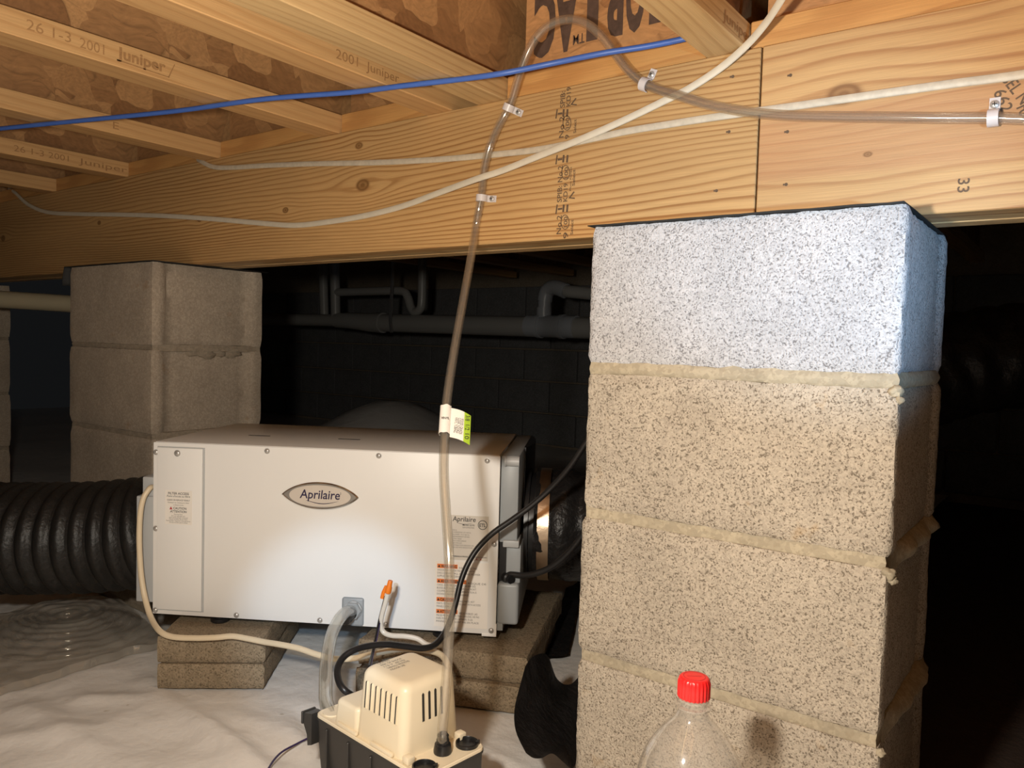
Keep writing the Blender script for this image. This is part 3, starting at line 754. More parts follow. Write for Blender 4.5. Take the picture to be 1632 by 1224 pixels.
# rating label
yf = 0.0
l2 = label_plate('rating_label', .5750, .6455, .1365, .2195, yf, M['label_grey'], fp)
yT = -.0007; tm = MB(); ts = MB()
text(tm, 'Aprilaire', (.5785, yT, .2085), (1,0,0), (0,0,1), .0130, .0430, shear=.1, bold=.008); swoosh(tm, .586, .2062, .030, .55, yT)
text(tm, 'Model E070', (.5975, yT, .2005), (1,0,0), (0,0,1), .0046, .022, bold=.01); text(ts, 'DEHUMIDIFIER', (.5975, yT, .1962), (1,0,0), (0,0,1), .0036, .022)
for i, (s, wd) in enumerate([('SERIAL NO.', .008), ('COMPRESSOR 115 V 60 Hz', .034), ('BLOWER 115 V 60 Hz', .031), ('REFRIGERANT R410A', .032), ('LOW SIDE', .017), ('MAX OVERCURRENT', .026), ('MIN CIRCUIT', .018), ('SUITABLE FOR INDOOR USE', .040), ('FOR USE WITH SINGLE PHASE', .038)]):
    text(ts, s, (.5790, yT, .1908 - i*.0040), (1,0,0), (0,0,1), .0034, wd)
uob('lettering', tm, M['ink'], l2, smooth=False); tm = MB()
text(tm, 'RESEARCH PRODUCTS', (.5800, yT, .1420), (1,0,0), (0,0,1), .0034, .037, bold=.03)
for i in range(2): ts.box(.6185, yT-.00005, .1424+.0012*i, .6435, yT, .1429+.0012*i)
r1 = []; r2 = []
for i in range(28):
    a_ = 2*math.pi*i/28; r1.append((.6345+.0088*math.cos(a_), yT, .2035+.0088*math.sin(a_))); r2.append((.6345+.0076*math.cos(a_), yT, .2035+.0076*math.sin(a_)))
uob('lettering', tm, M['ink'], l2, smooth=False); tm = MB().rings([r1, r2], cap=False)
text(tm, 'ETL', (.6345, yT, .2000), (1,0,0), (0,0,1), .0090, .0118, center=True, bold=.02)
uob('safety_mark', tm, M['ink'], l2, smooth=False); uob('small_print', ts, M['ink_grey'], l2, smooth=False)
uob('red_mark', MB().box(.624, yT-.00005, .1385, .6262, yT, .1408).box(.6320,yT-.00005,.1378,.6336,yT,.1408).box(.6270, yT-.00005, .1424, .6430, yT-.00003, .1428), M['red_ink'], l2, smooth=False)
# warning label with four orange headings
l3 = label_plate('warning_label', .5485, .6480, .0100, .1325, yf, M['label'], fp)
tm = MB(); ts = MB(); to = MB()
heads = [(.1235, 'WARNING', .031, [' RISK OF ELECTRIC', 'SHOCK. CAN CAUSE INJURY OR DEATH.', 'DISCONNECT ALL ELECTRIC POWER', 'SUPPLIES BEFORE SERVICING.']),
         (.0955, 'AVERTISSEMENT', .048, ['RISQUE DE', 'CHOC ÉLECTRIQUE, PEUT CAUSER DES', 'BLESSURES OU ENTRAÎNER LA MORT.', "COUPER LA SOURCE D'ALIMENTATION À", 'DISTANCE AVANT LE DÉPANNAGE.']),
         (.0610, 'CAUTION', .027, ['MOVING PARTS. HOT', 'PARTS. DO NOT OPERATE UNIT WITH ACCESS', 'PANELS REMOVED.']),
         (.0385, 'ATTENTION', .033, ['PIÈCES MOBILES. LAS', 'PIÈCES PEUVENT ÊTRE TRÈS CHAUDES. NE PAS', "FAIRE FONCTIONNER L'APPAREIL SI LES", 'PANNEAUX NE SONT PAS EN PLACE.'])]
lens_w = {0: [None,.070,.080,.052], 1: [None,.072,.074,.074,.060], 2: [None,.082,.035], 3: [None,.080,.068,.080]}
for hi, (z, hd, wd, rows) in enumerate(heads):
    hst = uob('heading_strip', MB().box(.5520, yT+.0001, z-.0038, .5520+wd+.007, yT+.00022, z+.0040), M['orange'], l3, smooth=False); tm = MB()
    tm.add([(.5530,yT,z-.0022),(.5582,yT,z-.0022),(.5556,yT,z+.0026)], [(0,1,2)])
    text(tm, hd, (.5590, yT, z-.0026), (1,0,0), (0,0,1), .0072, wd-.0015, bold=.03)
    uob('lettering', tm, M['ink'], l3, smooth=False)
    x0 = .5520+wd+.010; text(ts, rows[0], (x0, yT, z-.0036), (1,0,0), (0,0,1), .0052, min(.6455-x0, .034))
    for i, s in enumerate(rows[1:]): text(ts, s, (.5525, yT, z-.0090-.0056*i), (1,0,0), (0,0,1), .0050, lens_w[hi][i+1])
uob('small_print', ts, M['ink_grey'], l3, smooth=False)
# drain fitting
df = uob('drain_fitting', MB().box(.3735, -.0035, .0015, .4150, .002, .0550, .0045, 3), M['grey_plastic'])
fx, fz = .3965, .0335
uob('drain_flange', MB().lathe([(.0165,0),(.0165,.006),(.014,.007)], (fx,-.003,fz), (0,-1,0), 24), M['grey_light'], df)
uob('drain_nut', MB().lathe([(.0170,.004),(.0170,.013),(.0150,.0145)], (fx,-.003,fz), (0,-1,0), 6), M['grey_plastic'], df, angle=20)
uob('drain_barb', MB().lathe([(.0115,.012),(.0115,.016),(.0095,.018),(.0105,.022),(.0090,.026),(.0100,.030),(.0085,.034),(.0080,.040)], (fx,-.003,fz), (-.10,-1,-.25), 18), M['tank'], df)
# feet: round black levelling feet
for x in (.125, .560):
    for y in (.022, UD-.03):
        uob('foot', MB().lathe([(.016,-.0145),(.018,-.012),(.018,-.006),(.013,-.005),(.013,0.001)], (x,y,0), (0,0,1), 16), M['black_plastic'])
# right end cap: stepped grey moulding
ec = uob('end_cap', MB().box(UW, .012, .170, UW+.034, UD-.01, UH-.0015, .003, 2), M['grey_plastic'])
rs = []
for i in range(11):
    s_ = i/10; y = .14 + (UD-.15)*s_; rs.append([(UW, y, .14), (UW+.036+.012*math.sin(math.pi*s_)**.8, y, .14), (UW+.036+.012*math.sin(math.pi*s_)**.8, y, UH-.002), (UW, y, UH-.002)])
uob('cap_shoulder', MB().rings(rs), M['black_plastic'], ec)
uob('cap_boss', MB().tube([(UW+.010,.014,UH-.012),(UW+.034,.014,UH-.012)], .0095, 18).tube([(UW+.0075,.012,UH-.012),(UW+.0105,.012,UH-.012)], .0098, 18), M['grey_light'], ec)
uob('cap_ledge', MB().box(UW+.008, .004, .163, UW+.038, .06, .176, .002, 2), M['grey_light'], ec)
uob('cap_side', MB().box(UW+.014, .016, .094, UW+.041, UD-.02, .165, .002, 2), M['grey_plastic'], ec)
uob('cord_recess', MB().box(UW, .020, .090, UW+.016, .10, .170, .001, 1), M['black_plastic'], ec)
uob('cap_base', MB().box(UW, .004, .018, UW+.040, UD-.02, .0955, .006, 3), M['grey_plastic'], ec)
uob('cap_foot', MB().box(UW+.001, .006, .006, UW+.012, UD-.05, .022, .001, 1), M['grey_plastic'], ec)
uob('cord_gland', MB().lathe([(.011,0),(.011,.010),(.008,.012),(.008,.020)], (UW+.014,.024,.102), (.6,-.8,0), 14), M['black_plastic'], ec)
uob('duct_collar', MB().lathe([(.112,0),(.112,.008),(.102,.009),(.102,.04)], (UW+.040,.185,.17), (1,0,0), 40), M['black_plastic'], ec)
# left end cap
lc = uob('end_cap', MB().box(-.040, .010, .018, 0.0, UD-.02, .225, .003, 2), M['grey_light'])
uob('cap_flange', MB().box(-.030, .014, .20, 0.0, UD-.02, .262, .003, 2), M['grey_light'], lc)
uob('duct_collar', MB().lathe([(.105,0),(.105,.03)], (-.036,.145,.135), (-1,0,0), 40), M['black_plastic'], lc)

# ================================================================== ducts
def corrugated(path, r, pitch, depth, n=48, rough=.0):
    P = smooth_path(path, 10)
    # resample by length
    d = [0.0]
    for a, b in zip(P, P[1:]): d.append(d[-1] + (b-a).length)
    L = d[-1]; step = pitch/7; k = int(L/step); Q = []
    j = 0
    for i in range(k+1):
        s_ = L*i/k
        while j < len(d)-2 and d[j+1] < s_: j += 1
        t_ = (s_-d[j])/max(1e-9, d[j+1]-d[j]); Q.append(P[j].lerp(P[j+1], t_))
    rs = []; up = None
    for i, p_ in enumerate(Q):
        t_ = (Q[min(i+1,k)]-Q[max(i-1,0)]).normalized()
        if up is None: up = V((0,0,1))
        up = (up - t_*up.dot(t_)).normalized(); a = t_.cross(up); s_ = L*i/k
        ring = []
        for q in range(n):
            th = 2*math.pi*q/n
            ph = s_/pitch + th/(2*math.pi)*0.0
            rr = r - depth*(0.5-0.5*math.cos(2*math.pi*ph))**1.4 + rough*noise.noise((p_.x*30+math.cos(th)*2, p_.y*30+math.sin(th)*2, p_.z*30))+ .0012*noise.noise((s_*14, math.cos(th)*1.5, math.sin(th)*1.5))
            ring.append(p_ + a*(rr*math.cos(th)) + up*(rr*math.sin(th)))
        rs.append(ring)
    return MB().rings(rs)
def ul(x, y, z): return UA + UU*x + UN*y + V((0,0,z))
single('flexible_duct', corrugated([ul(-.045,.140,.132), ul(-.12,.132,.118), ul(-.28,.120,.104), ul(-.50,.112,.098), ul(-.80,.10,.096), ul(-1.25,.05,.095)], .1165, .0345, .010), M['duct'],
       'black corrugated flexible duct on the left side of the dehumidifier', 'duct')
rd = thing('insulated_duct', 'black plastic-wrapped duct leaving the right side of the dehumidifier behind the near pier', 'duct', ul(UW+.10,.185,.05))
path = [ul(UW+.055,.185,.17), ul(UW+.20,.19,.17), ul(UW+.34,.20,.20), ul(UW+.55,.24,.33), ul(UW+.78,.28,.47), ul(UW+1.0,.30,.535), ul(UW+1.4,.30,.56)]
obj('sleeve', corrugated(path, .110, .060, .006, 48, .012), M['duct_film'], rd, angle=70)
bc = ul(UW+.110,.185,.17); ring = []
rs = []
for xx, rr in [(0,.1115),(0,.1135),(.022,.1135),(.022,.1115)]:
    rs.append([ul(UW+.066+xx, .185+rr*math.cos(2*math.pi*a/48)*(1+.004*math.sin(a*2.1)), .17+rr*math.sin(2*math.pi*a/48)) for a in range(48)])
obj('foil_band', MB().rings(rs, closed=True), M['foil'], rd, label='shiny metal foil band', angle=50)

# ================================================================== condensate pump
PA = V((-.693,-.2235,0)); PYAW = math.radians(-6.3)
pump = thing('condensate_pump', 'cream and black condensate pump in front of the dehumidifier', 'pump', PA, PYAW)
def pob(name, mb, mat, parent=None, **k): return obj(name, mb, mat, parent or pump, world=False, **k)
def rrect(x0, x1, y0, y1, r, z, n=6):
    out = []
    for cx_, cy_, a0 in ((x1-r,y1-r,0),(x0+r,y1-r,90),(x0+r,y0+r,180),(x1-r,y0+r,270)):
        for i in range(n+1):
            a = math.radians(a0+90*i/n); out.append((cx_+r*math.cos(a), cy_+r*math.sin(a), z))
    return out
tk = pob('tank', MB().rings([rrect(.008,.230,.006,.104,.012,.0), rrect(.002,.2345,.001,.1085,.012,.075), rrect(.001,.2350,0,.109,.012,.1085), rrect(-.0005,.2365,-.0015,.1105,.013,.1095), rrect(-.0005,.2365,-.0015,.1105,.013,.1125)]), M['tank'])
for x in (.03,.08,.13,.18): pob('tank_rib', MB().box(x, -.0025, .01, x+.004, .006, .104, .001, 1), M['tank'], tk)
pob('hanger_ear', MB().rings([[(-.0005,.012,z_) , (-.0005,-.004,z_), (x_,-.008,z_), (x_,.012,z_)] for x_, z_ in ((-.004,.070),(-.006,.085),(-.016,.100),(-.018,.113),(-.008,.115))]).box(-.019,-.010,.097,-.015,.013,.115,.001,1), M['tank'], tk)
lid = pob('lid', MB().rings([rrect(.000,.2360,-.001,.110,.013,.1128), rrect(.0002,.2358,-.0008,.1098,.013,.1158), rrect(.0015,.2345,.0005,.1085,.012,.1168), rrect(.004,.232,.003,.106,.010,.1160)]), M['cream'])
# motor housing: tapered, rounded top
def taper(x0,x1,y0,y1,z0,z1,inset,r,rt):
    rs = []
    for s_ in (0,.25,.5,.75,1.0):
        z = z0+(z1-rt-z0)*s_; i_ = inset*s_; rs.append(rrect(x0+i_,x1-i_,y0+i_,y1-i_,r,z))
    for k in range(1,7):
        a = math.pi/2*k/6; i_ = inset + rt*(1-math.cos(a)); z = z1-rt+rt*math.sin(a); rs.append(rrect(x0+i_,x1-i_,y0+i_,y1-i_,max(.004,r-rt*(1-math.cos(a))*.4),z))
    return MB().rings(rs)
hs = pob('motor_housing', taper(.0860,.1900,.0060,.1060,.1160,.2090,.005,.013,.013), M['cream'])
pob('switch_housing', taper(.0400,.0950,.0045,.1060,.1160,.1500,.002,.008,.006), M['cream'])
pob('float_cover', taper(.0560,.0950,.0560,.1040,.1480,.1720,.002,.007,.006), M['cream'])
for i in range(7):
    x = .1030 + i*.0106; z1_ = .1930; z0_ = .1590 - .0*i
    pob('vent_slot', MB().rings([rrect(x,x+.0034,z0_,z1_,.0017,-.0007+.0060,3)]).xform(Matrix(((1,0,0,0),(0,0,1,.0),(0,1,0,0),(0,0,0,1)))), M['slot'], hs, smooth=False) if False else None
def slot_front(x0,x1,z0,z1):   # dark slot on the front face with its lean
    def yy(z): return .0060+.005*((z-.116)/(.196-.116)) - .0006
    rs = []
    pts = [(x0,z0),(x1,z0),(x1,z1-.002),((x0+x1)/2,z1),(x0,z1-.002)]
    return MB().rings([[(x,yy(z),z) for x,z in pts], [(x,yy(z)+.004,z) for x,z in pts]])
for i in range(7):
    x = .1045+i*.0106; pob('vent_slot', slot_front(x, x+.0034, .1570, .1930), M['slot'], hs, smooth=False)
    pob('vent_rib', slot_front(x+.0034, x+.0048, .1570, .1930).xform(Matrix.Translation((0,-.0009,0))), M['cream'], hs, smooth=False)
def slot_side(y0,y1,z0,z1):
    def xx(z): return .1900-.005*((z-.116)/(.196-.116)) + .0006
    pts = [(y0,z0),(y1,z0),(y1,z1-.002),((y0+y1)/2,z1),(y0,z1-.002)]
    return MB().rings([[(xx(z),y,z) for y,z in pts], [(xx(z)-.004,y,z) for y,z in pts]])
for i in range(4):
    y = .0390+i*.0105; pob('vent_slot', slot_side(y, y+.0034, .1560, .1930), M['slot'], hs, smooth=False)
# lid clips and inlet holes
for x, y in [(.1925,.0095),(.1925,.0985)]: pob('lid_clip', MB().box(x-.002, y-.006, .116, x+.010, y+.006, .1255, .0015, 2), M['cream'], lid)
for x0_ in (.052,.128): pob('lid_clip', MB().box(x0_, .0005, .1165, x0_+.045, .0055, .1215, .0012, 2), M['cream'], lid)
for x, y in [(.2150,.0935),(.2200,.0150)]:
    pob('inlet_hole', MB().lathe([(.0152,.1150),(.0152,.1205),(.0136,.1212),(.0132,.1205),(.0128,.1168),(.0010,.1166)], (x,y,0), (0,0,1), 26), M['black_plastic'], lid)
    pob('inlet_tab', MB().box(x+.009, y+.006, .117, x+.011, y+.013, .1225), M['black_plastic'], lid, smooth=False)
nz_ = pob('discharge_barb', MB().lathe([(.0115,.116),(.0120,.119),(.0105,.128),(.0080,.129),(.0085,.133),(.0072,.137),(.0078,.139),(.0058,.142)], (.2070,.0575,0), (0,0,1), 18), M['black_plastic'])
pob('drain_opening', MB().lathe([(.0135,.1160),(.0135,.1180),(.0115,.1180)], (.0175,.0185,0), (0,0,1), 20), M['cream'], lid)
# printed notes on the housing top
tm = MB(); zt = .2096
for i, (s, wd) in enumerate([('CAUTION', .014), ('RISK OF SHOCK', .026), ('115 V  60 Hz', .026), ('THERMALLY PROTECTED', .028), ('INDOOR USE', .018)]):
    text(tm, s, (.1060 + i*.0068, .0300, zt), (0,1,0), (-1,0,0), .0060, wd*1.35)
pob('small_print', tm, M['ink_grey'], hs, smooth=False)
def pl(x, y, z):
    q = FR[pump.name] @ V((x, y, z)); return q

# ================================================================== tubes, cables and wires
def fwd_depth(p_): return (V(p_) - CAM).dot(FWD)
# discharge tube: from the pump up to the beam, over a loop and along the beam
low = [(705,1163),(709,1120),(713,1060),(716,1000),(716.5,940),(715,880),(711,820),(707.5,760),(708,710),(711,650),(719,590),(729,530),(740,470),(749,420)]
p0 = pl(.2070,.0575,.1275); d0 = fwd_depth(p0); ytube = BY0 - .0085
pe = at(752, 395, ytube); d1 = fwd_depth(pe)
pts = [p0]
for i, (x, y) in enumerate(low): 
    t_ = (i+1)/(len(low)+1); t_ = max(0, t_-.22)/.78; t_ = t_*t_*(1.6-.6*t_); pts.append(dep(x, y, 1/((1-t_)/(d0-.006) + t_/d1)))
for x, y, yy in [(757,370,0),(763,335,0),(767,312,0),(770,285,0),(773,262,-.004),(781,232,-.006),(793,204,-.003),(806,180,0),(816,158,-.002),(825,128,-.008),(836,96,-.012),(853,62,-.014),(876,40,-.016),(905,31,-.016),(933,37,-.015),(958,57,-.013),(978,83,-.010),(999,110,-.006),(1020,129,-.002),(1042,140,-.001),(1080,152,-.006),(1130,167,-.006),(1190,178,-.008),(1250,184,-.008),(1330,186,-.006),(1420,187,-.004),(1500,188,-.002),(1585,188,0),(1660,191,0)]:
    pts.append(at(x, y, ytube + yy))
TP = smooth_path(pts, 6)
def hollow(pathpts, r, wall_, n=16): 
    m_ = MB().tube(pathpts, r, n, cap=False); return m_
tube = thing('discharge_tube', 'clear vinyl discharge tube from the pump up over the beam', 'tube', (p0.x, p0.y, p0.z))
obj('outer_wall', MB().tube(TP, .0068, 16, cap=False), M['clear'], tube, angle=80)
obj('inner_wall', MB().tube(TP, .0046, 12, cap=False), M['clear'], tube, angle=80)
# drain hose from the dehumidifier to the pump
q0 = ul(fx, -.016, fz)
dp0 = fwd_depth(q0); q1 = pl(.0175,.0185,.108); dp1 = fwd_depth(q1)
hp = [(551,976),(540,988),(530,1008),(524,1032),(520,1062),(519,1095),(520,1120)]
pts = [q0] + [dep(x, y, dp0+(dp1-dp0)*min(1,((i+1)/(len(hp)+1))**1.0)) for i, (x, y) in enumerate(hp)] + [q1]
HP = smooth_path(pts, 6)
hose = thing('drain_hose', 'thick clear drain hose from the dehumidifier fitting down to the pump', 'hose', (q1.x, q1.y, q1.z))
obj('outer_wall', MB().tube(HP, .0105, 18, cap=False), M['clear_thick'], hose, angle=80)
obj('inner_wall', MB().tube(HP, .0072, 14, cap=False), M['clear_thick'], hose, angle=80)
# clips holding the tube on the beam
def tube_clip(x, y, label, along, side):
    c = at(x, y, ytube); a = V(along).normalized(); n_ = V((0,-1,0)); s_ = a.cross(n_).normalized() * side
    t_ = thing('tube_clip', label, 'clip', (c.x, BY0, c.z), 0, 'nylon clips holding the clear tube')
    rs = []
    prof = []
    for i in range(13):
        th = math.pi*(-.12 + 1.24*i/12); prof.append((math.cos(th)*.0083, math.sin(th)*.0083))
    prof += [(-.0105,-.0068),(-.021,-.0068)]
    prof = [(-u_, v_) for u_, v_ in prof]
    out = []; inn = []
    for w_ in (-.0055, .0055):
        row = [c + a*w_ + s_*u_ + n_*v_ for u_, v_ in prof]; row2 = [c + a*w_ + s_*(u_*1.17) + n_*(v_*1.17+(.0005 if v_ > 0 else 0)) for u_, v_ in prof]
        out.append(row); inn.append(row2)
    m_ = MB(); k = len(prof); base = out[0]+out[1]+inn[0]+inn[1]
    fs = []
    for i in range(k-1):
        fs += [[i,i+1,k+i+1,k+i],[2*k+i,3*k+i,3*k+i+1,2*k+i+1],[i,2*k+i,2*k+i+1,i+1],[k+i,k+i+1,3*k+i+1,3*k+i]]
    m_.add(base, fs)
    obj('strap', m_, M['clip'], t_)
    h = c + s_*.0165 + n_*(-.0068); 
    sc_ = obj('screw', MB().lathe([(.0046,0),(.0044,.0016),(.0028,.0026),(.0004,.0029)], h+n_*.0006, n_, 14), M['screw'], t_)
    obj('screw_cross', MB().box(h.x-.0024, h.y-.0038, h.z-.0005, h.x+.0024, h.y-.0032, h.z+.0005).box(h.x-.0005, h.y-.0038, h.z-.0024, h.x+.0005, h.y-.0032, h.z+.0024), M['ink'], sc_, smooth=False)
tube_clip(768, 316, 'lowest nylon clip on the clear tube, near the middle of the beam', (.08,0,1), 1)
tube_clip(811, 172, 'nylon clip on the clear tube below its loop, at the top edge of the beam', (.5,0,1), 1)
tube_clip(1028, 135, 'nylon clip on the clear tube right of its loop', (1,0,-.45), -1)
tube_clip(1583, 188, 'nylon clip on the clear tube at the right edge', (1,0,.0), -1)
# packaging tag on the tube
ti = min(range(len(TP)), key=lambda i: abs((TP[i]-CAM).dot(DWN)/(TP[i]-CAM).dot(FWD)*FPX+612-672))
tc_ = TP[ti]; ta = (TP[ti+3]-TP[ti-3]).normalized(); vd = (CAM-tc_).normalized(); tr = ta.cross(vd).normalized(); 
if tr.dot(RGT) < 0: tr = -tr
tn = tr.cross(ta); 
if tn.dot(vd) < 0: tn = -tn
tg = thing('tube_tag', 'white and green product tag wrapped around the clear tube', 'tag', tuple(tc_))
rows = []
for i in range(9):
    s_ = (i/8-.5)*.044; row = []
    for j in range(15):
        th = -math.pi*.75 + math.pi*1.15*j/14; rr = .0082
        row.append(tc_ + ta*(s_+.0006*math.sin(j*1.3+i)) + tr*(rr*math.sin(th)) + tn*(rr*math.cos(th)))
    rows.append(row)
obj('wrap', MB().grid(rows), M['label'], tg, angle=80)
def flag(u, s_): return tc_ + ta*((.5-s_)*.046 - .004 - u*.35*.030*1.0) + tr*(.0075 + .0285*u) + tn*(.0035 + .006*math.sin(u*2.6) - .004*u)
obj('flag', MB().grid([[flag(j/12*.68, i/8) for j in range(13)] for i in range(9)]), M['label'], tg, angle=80)
fl = obj('green_strip', MB().grid([[flag(.66+j/8*.34, i/8) for j in range(9)] for i in range(9)]), M['green'], tg, angle=80)
tm = MB()
def on_flag(s, u, v, size, wd): text(tm, s, flag(u, v) + tn*.0009, -ta + tr*-.05, tr, size, wd)
for k, (s, u) in enumerate([('VINYL TUBING', .22), ('CLEAR  FLEXIBLE', .36), ('FOOD GRADE', .50)]): on_flag(s, u, .30, .0055, .024)
for v, s in ((.10,'3/8'), (.42,'1/2'), (.72,'10')): on_flag(s, .74, v, .0080, .0085)
text(tm, 'VINYL', tc_ + tn*.0088 + tr*-.0060 - ta*.002, tr, ta, .0050, .0115, bold=.02)
obj('small_print', tm, M['ink'], tg, smooth=False)

def cable(name, pts, r, mat, label, cat='cable', flat=None, n=12, sub=7, group=None):
    return single(name, MB().tube(smooth_path(pts, sub), r, n, flat=flat), mat, label, cat, group)
ny = (0,1,0); yc_ = BY0 - .0030
lower = [(14,300,.020),(25,308,.004),(45,326,0),(75,338,0),(120,341,0),(190,342,0),(260,344,0),(340,349,0),(420,356,0),(470,359,0),(520,354,0),(580,344,0),(640,329,0),(700,307,-.004),(760,285,-.012),(800,272,-.008),(860,248,-.004),(930,220,-.006),(1000,189,-.002),(1060,160,-.001),(1100,140,-.001),(1150,107,-.004),(1190,72,-.014),(1218,40,-.03),(1240,8,-.05),(1262,-30,-.07)]
cable('white_cable', [at(x, y, yc_+dy) for x, y, dy in lower], .0055, M['romex'], 'white flat cable sagging low across the beam and rising to the upper right', flat=(ny, .5))
upper = [(308,250,.020),(320,257,.004),(340,266,0),(370,267,0),(420,264,0),(500,261,0),(600,259,0),(700,254,0),(780,247,0),(860,238,0),(930,224,0),(1000,209,0),(1060,199,0),(1130,188,0),(1200,178,0),(1260,170,0),(1330,160,0),(1420,147,0),(1520,133,0),(1600,123,0),(1700,108,0)]
cable('white_cable', [at(x, y, yc_+dy) for x, y, dy in upper], .0052, M['romex_dirty'], 'dirty white flat cable running along the beam under the clear tube', flat=(ny, .5))
bl = [atz(-120,218,1.040), atz(0,205,1.0415), atz(130,192,1.042), atz(280,177,1.042), atz(420,158,1.042), atz(560,147,1.0425), atz(640,137,1.043), atz(720,128,1.0435), atz(800,117,1.0435), at(880,101,.026), at(960,85,.045), at(1030,74,.068), at(1090,62,.088)]
bl += [bl[-1] + V((.03,.002,.002)), bl[-1] + V((.055,.003,.002))]
cable('blue_cable', bl, .0042, M['blue'], 'blue cable strung below the joists across the top of the picture', n=12)
# cream cord of the dehumidifier
cc = [(243,776,-.012),(238,779,-.004),(229,793,.004),(224,815,.008),(222,850,.010),(223,890,.012),(226,925,.016),(232,957,.024),(241,985,.045),(255,1006,.078),(275,1015,.083),(310,1017,.080),(345,1016,.075),(370,1014,.070),(395,1018,.070),(420,1023,.075),(445,1027,.085),(475,1033,.095),(505,1043,.105),(535,1050,.115),(565,1049,.120),(600,1041,.12),(640,1034,.12),(675,1036,.12),(700,1042,.13),(712,1056,.15),(716,1075,.17)]
cable('power_cord', [unit_plane(*q) for q in cc], .0052, M['cord'], 'cream cord looping from the left end of the dehumidifier across the left pavers', 'cord')
# black pump cord
bc_ = [(560,1108,.300),(549,1100,.305),(540,1086,.295),(538,1066,.275),(546,1049,.255),(562,1037,.24),(585,1030,.22),(615,1027,.20),(645,1030,.18),(672,1033,.165),(692,1028,.15),(708,1010,.13),(719,985,.11),(727,958,.095),(735,925,.08),(746,898,.07),(762,873,.062),(785,850,.058),(815,829,.056),(848,805,.056),(880,776,.060),(908,744,.075),(932,708,.09),(950,680,.10)]
cable('pump_cord', [unit_plane(*q) for q in bc_], .0052, M['black_rubber'], 'black cord looping from the pump up past the warning label to the near pier', 'cord')
b2_ = [ul(UW+.014,.024,.102)] + [unit_plane(*q) for q in [(812,915,-.018),(830,917,-.012),(850,915,-.005),(872,907,.0),(893,893,.005),(912,874,.01),(930,850,.015),(950,820,.02)]]
cable('power_cord', b2_, .0058, M['black_rubber'], 'black cord leaving the right end of the dehumidifier low down', 'cord')
# orange wire nut with its wires
nt = unit_plane(619, 940, .10)
nut = thing('wire_nut', 'orange winged wire nut with a white and a black wire standing before the panel', 'wire nut', tuple(unit_plane(607,1000,.10)))
def np_(x, y): return unit_plane(x, y, .10)
ax_ = (np_(623,922)-np_(618,945)).normalized()
obj('cone', MB().lathe([(.0052,0),(.0056,.002),(.0056,.010),(.0046,.014),(.0042,.0215),(.0038,.0225),(.0005,.0226)], np_(618,945), ax_, 16), M['nut'], nut)
obj('wing', MB().tube([np_(616,934), np_(611,944), np_(608.5,954)], .0032, 8, flat=(UN, .5)), M['nut'], nut, angle=50)
ww = obj('white_wire', MB().tube(smooth_path([np_(618,946), np_(614,962), np_(609,980), np_(607,996), np_(612,1008), unit_plane(625,1013,.105), unit_plane(645,1014,.11), unit_plane(665,1018,.11), unit_plane(680,1027,.11), unit_plane(696,1030,.10)], 6), .0043, 10), M['wire_white'], nut)
obj('black_wire', MB().tube(smooth_path([np_(614,950), np_(610,965), np_(605,985), unit_plane(600,1010,.12), unit_plane(594,1038,.15), unit_plane(588,1062,.20)], 6), .0019, 8), M['black_rubber'], nut)
obj('purple_wire', MB().tube(smooth_path([np_(613,951), np_(611,968), np_(606.5,988), unit_plane(602,1012,.125), unit_plane(596,1040,.155), unit_plane(591,1064,.205)], 6), .0008, 8), M['purple'], nut)
gw = [atz(x, y, .008) for x, y in [(425,1230),(436,1212),(450,1198),(470,1187),(495,1175),(520,1168)]]
cable('thin_wire', gw, .0016, M['purple'], 'thin dark purple wire on the white sheet left of the pump', 'wire', n=8)

# ================================================================== soda bottle
bx, by_ = -.1235, -.2345
bot = thing('soda_bottle', 'clear empty plastic bottle with a red cap in front of the near pier', 'bottle', (bx, by_, 0))
prof = [(.030,.004),(.046,.000),(.053,.012),(.0545,.03),(.0545,.10),(.0530,.115),(.0545,.13),(.0545,.205),(.0535,.222),(.0500,.240),(.0430,.258),(.0340,.272),(.0245,.283),(.0170,.291),(.0142,.297),(.0136,.3005),(.0168,.3015),(.0170,.3035),(.0136,.3045),(.0132,.3075),(.0150,.3085),(.0150,.3105),(.0128,.3115),(.0126,.322)]
obj('shell', MB().lathe(prof, (bx,by_,0), (0,0,1), 48, cap=False), M['pet'], bot, angle=60)
n_ = 96; rs = []
for z, r, rg in [(.3115,.0146,1),(.3120,.0151,1),(.3260,.0151,1),(.3295,.0143,.5),(.3312,.0132,0),(.3315,.0112,0)]:
    rs.append([(bx+(r+rg*.0005*(1 if (a//2) % 2 else -1))*math.cos(2*math.pi*a/n_), by_+(r+rg*.0005*(1 if (a//2) % 2 else -1))*math.sin(2*math.pi*a/n_), z) for a in range(n_)])
cp = obj('cap', MB().rings(rs), M['cap_red'], bot, label='red ribbed screw cap', angle=50)
r1 = [(bx+.0106*math.cos(2*math.pi*a/40), by_+.0106*math.sin(2*math.pi*a/40), .3317) for a in range(40)]; r2 = [(bx+.0100*math.cos(2*math.pi*a/40), by_+.0100*math.sin(2*math.pi*a/40), .3317) for a in range(40)]
mk = MB().rings([r1, r2], cap=False); dx_ = V((RGT.x, RGT.y, 0)).normalized(); dy_ = V((-dx_.y, dx_.x, 0)); c0 = V((bx,by_,.3318))
mk.add([c0-dx_*.0070-dy_*.0004, c0+dx_*.0070-dy_*.0004, c0+dx_*.0070+dy_*.0004, c0-dx_*.0070+dy_*.0004], [(0,1,2,3)])
obj('cap_mark', mk, M['cap_dark'], cp, smooth=False)

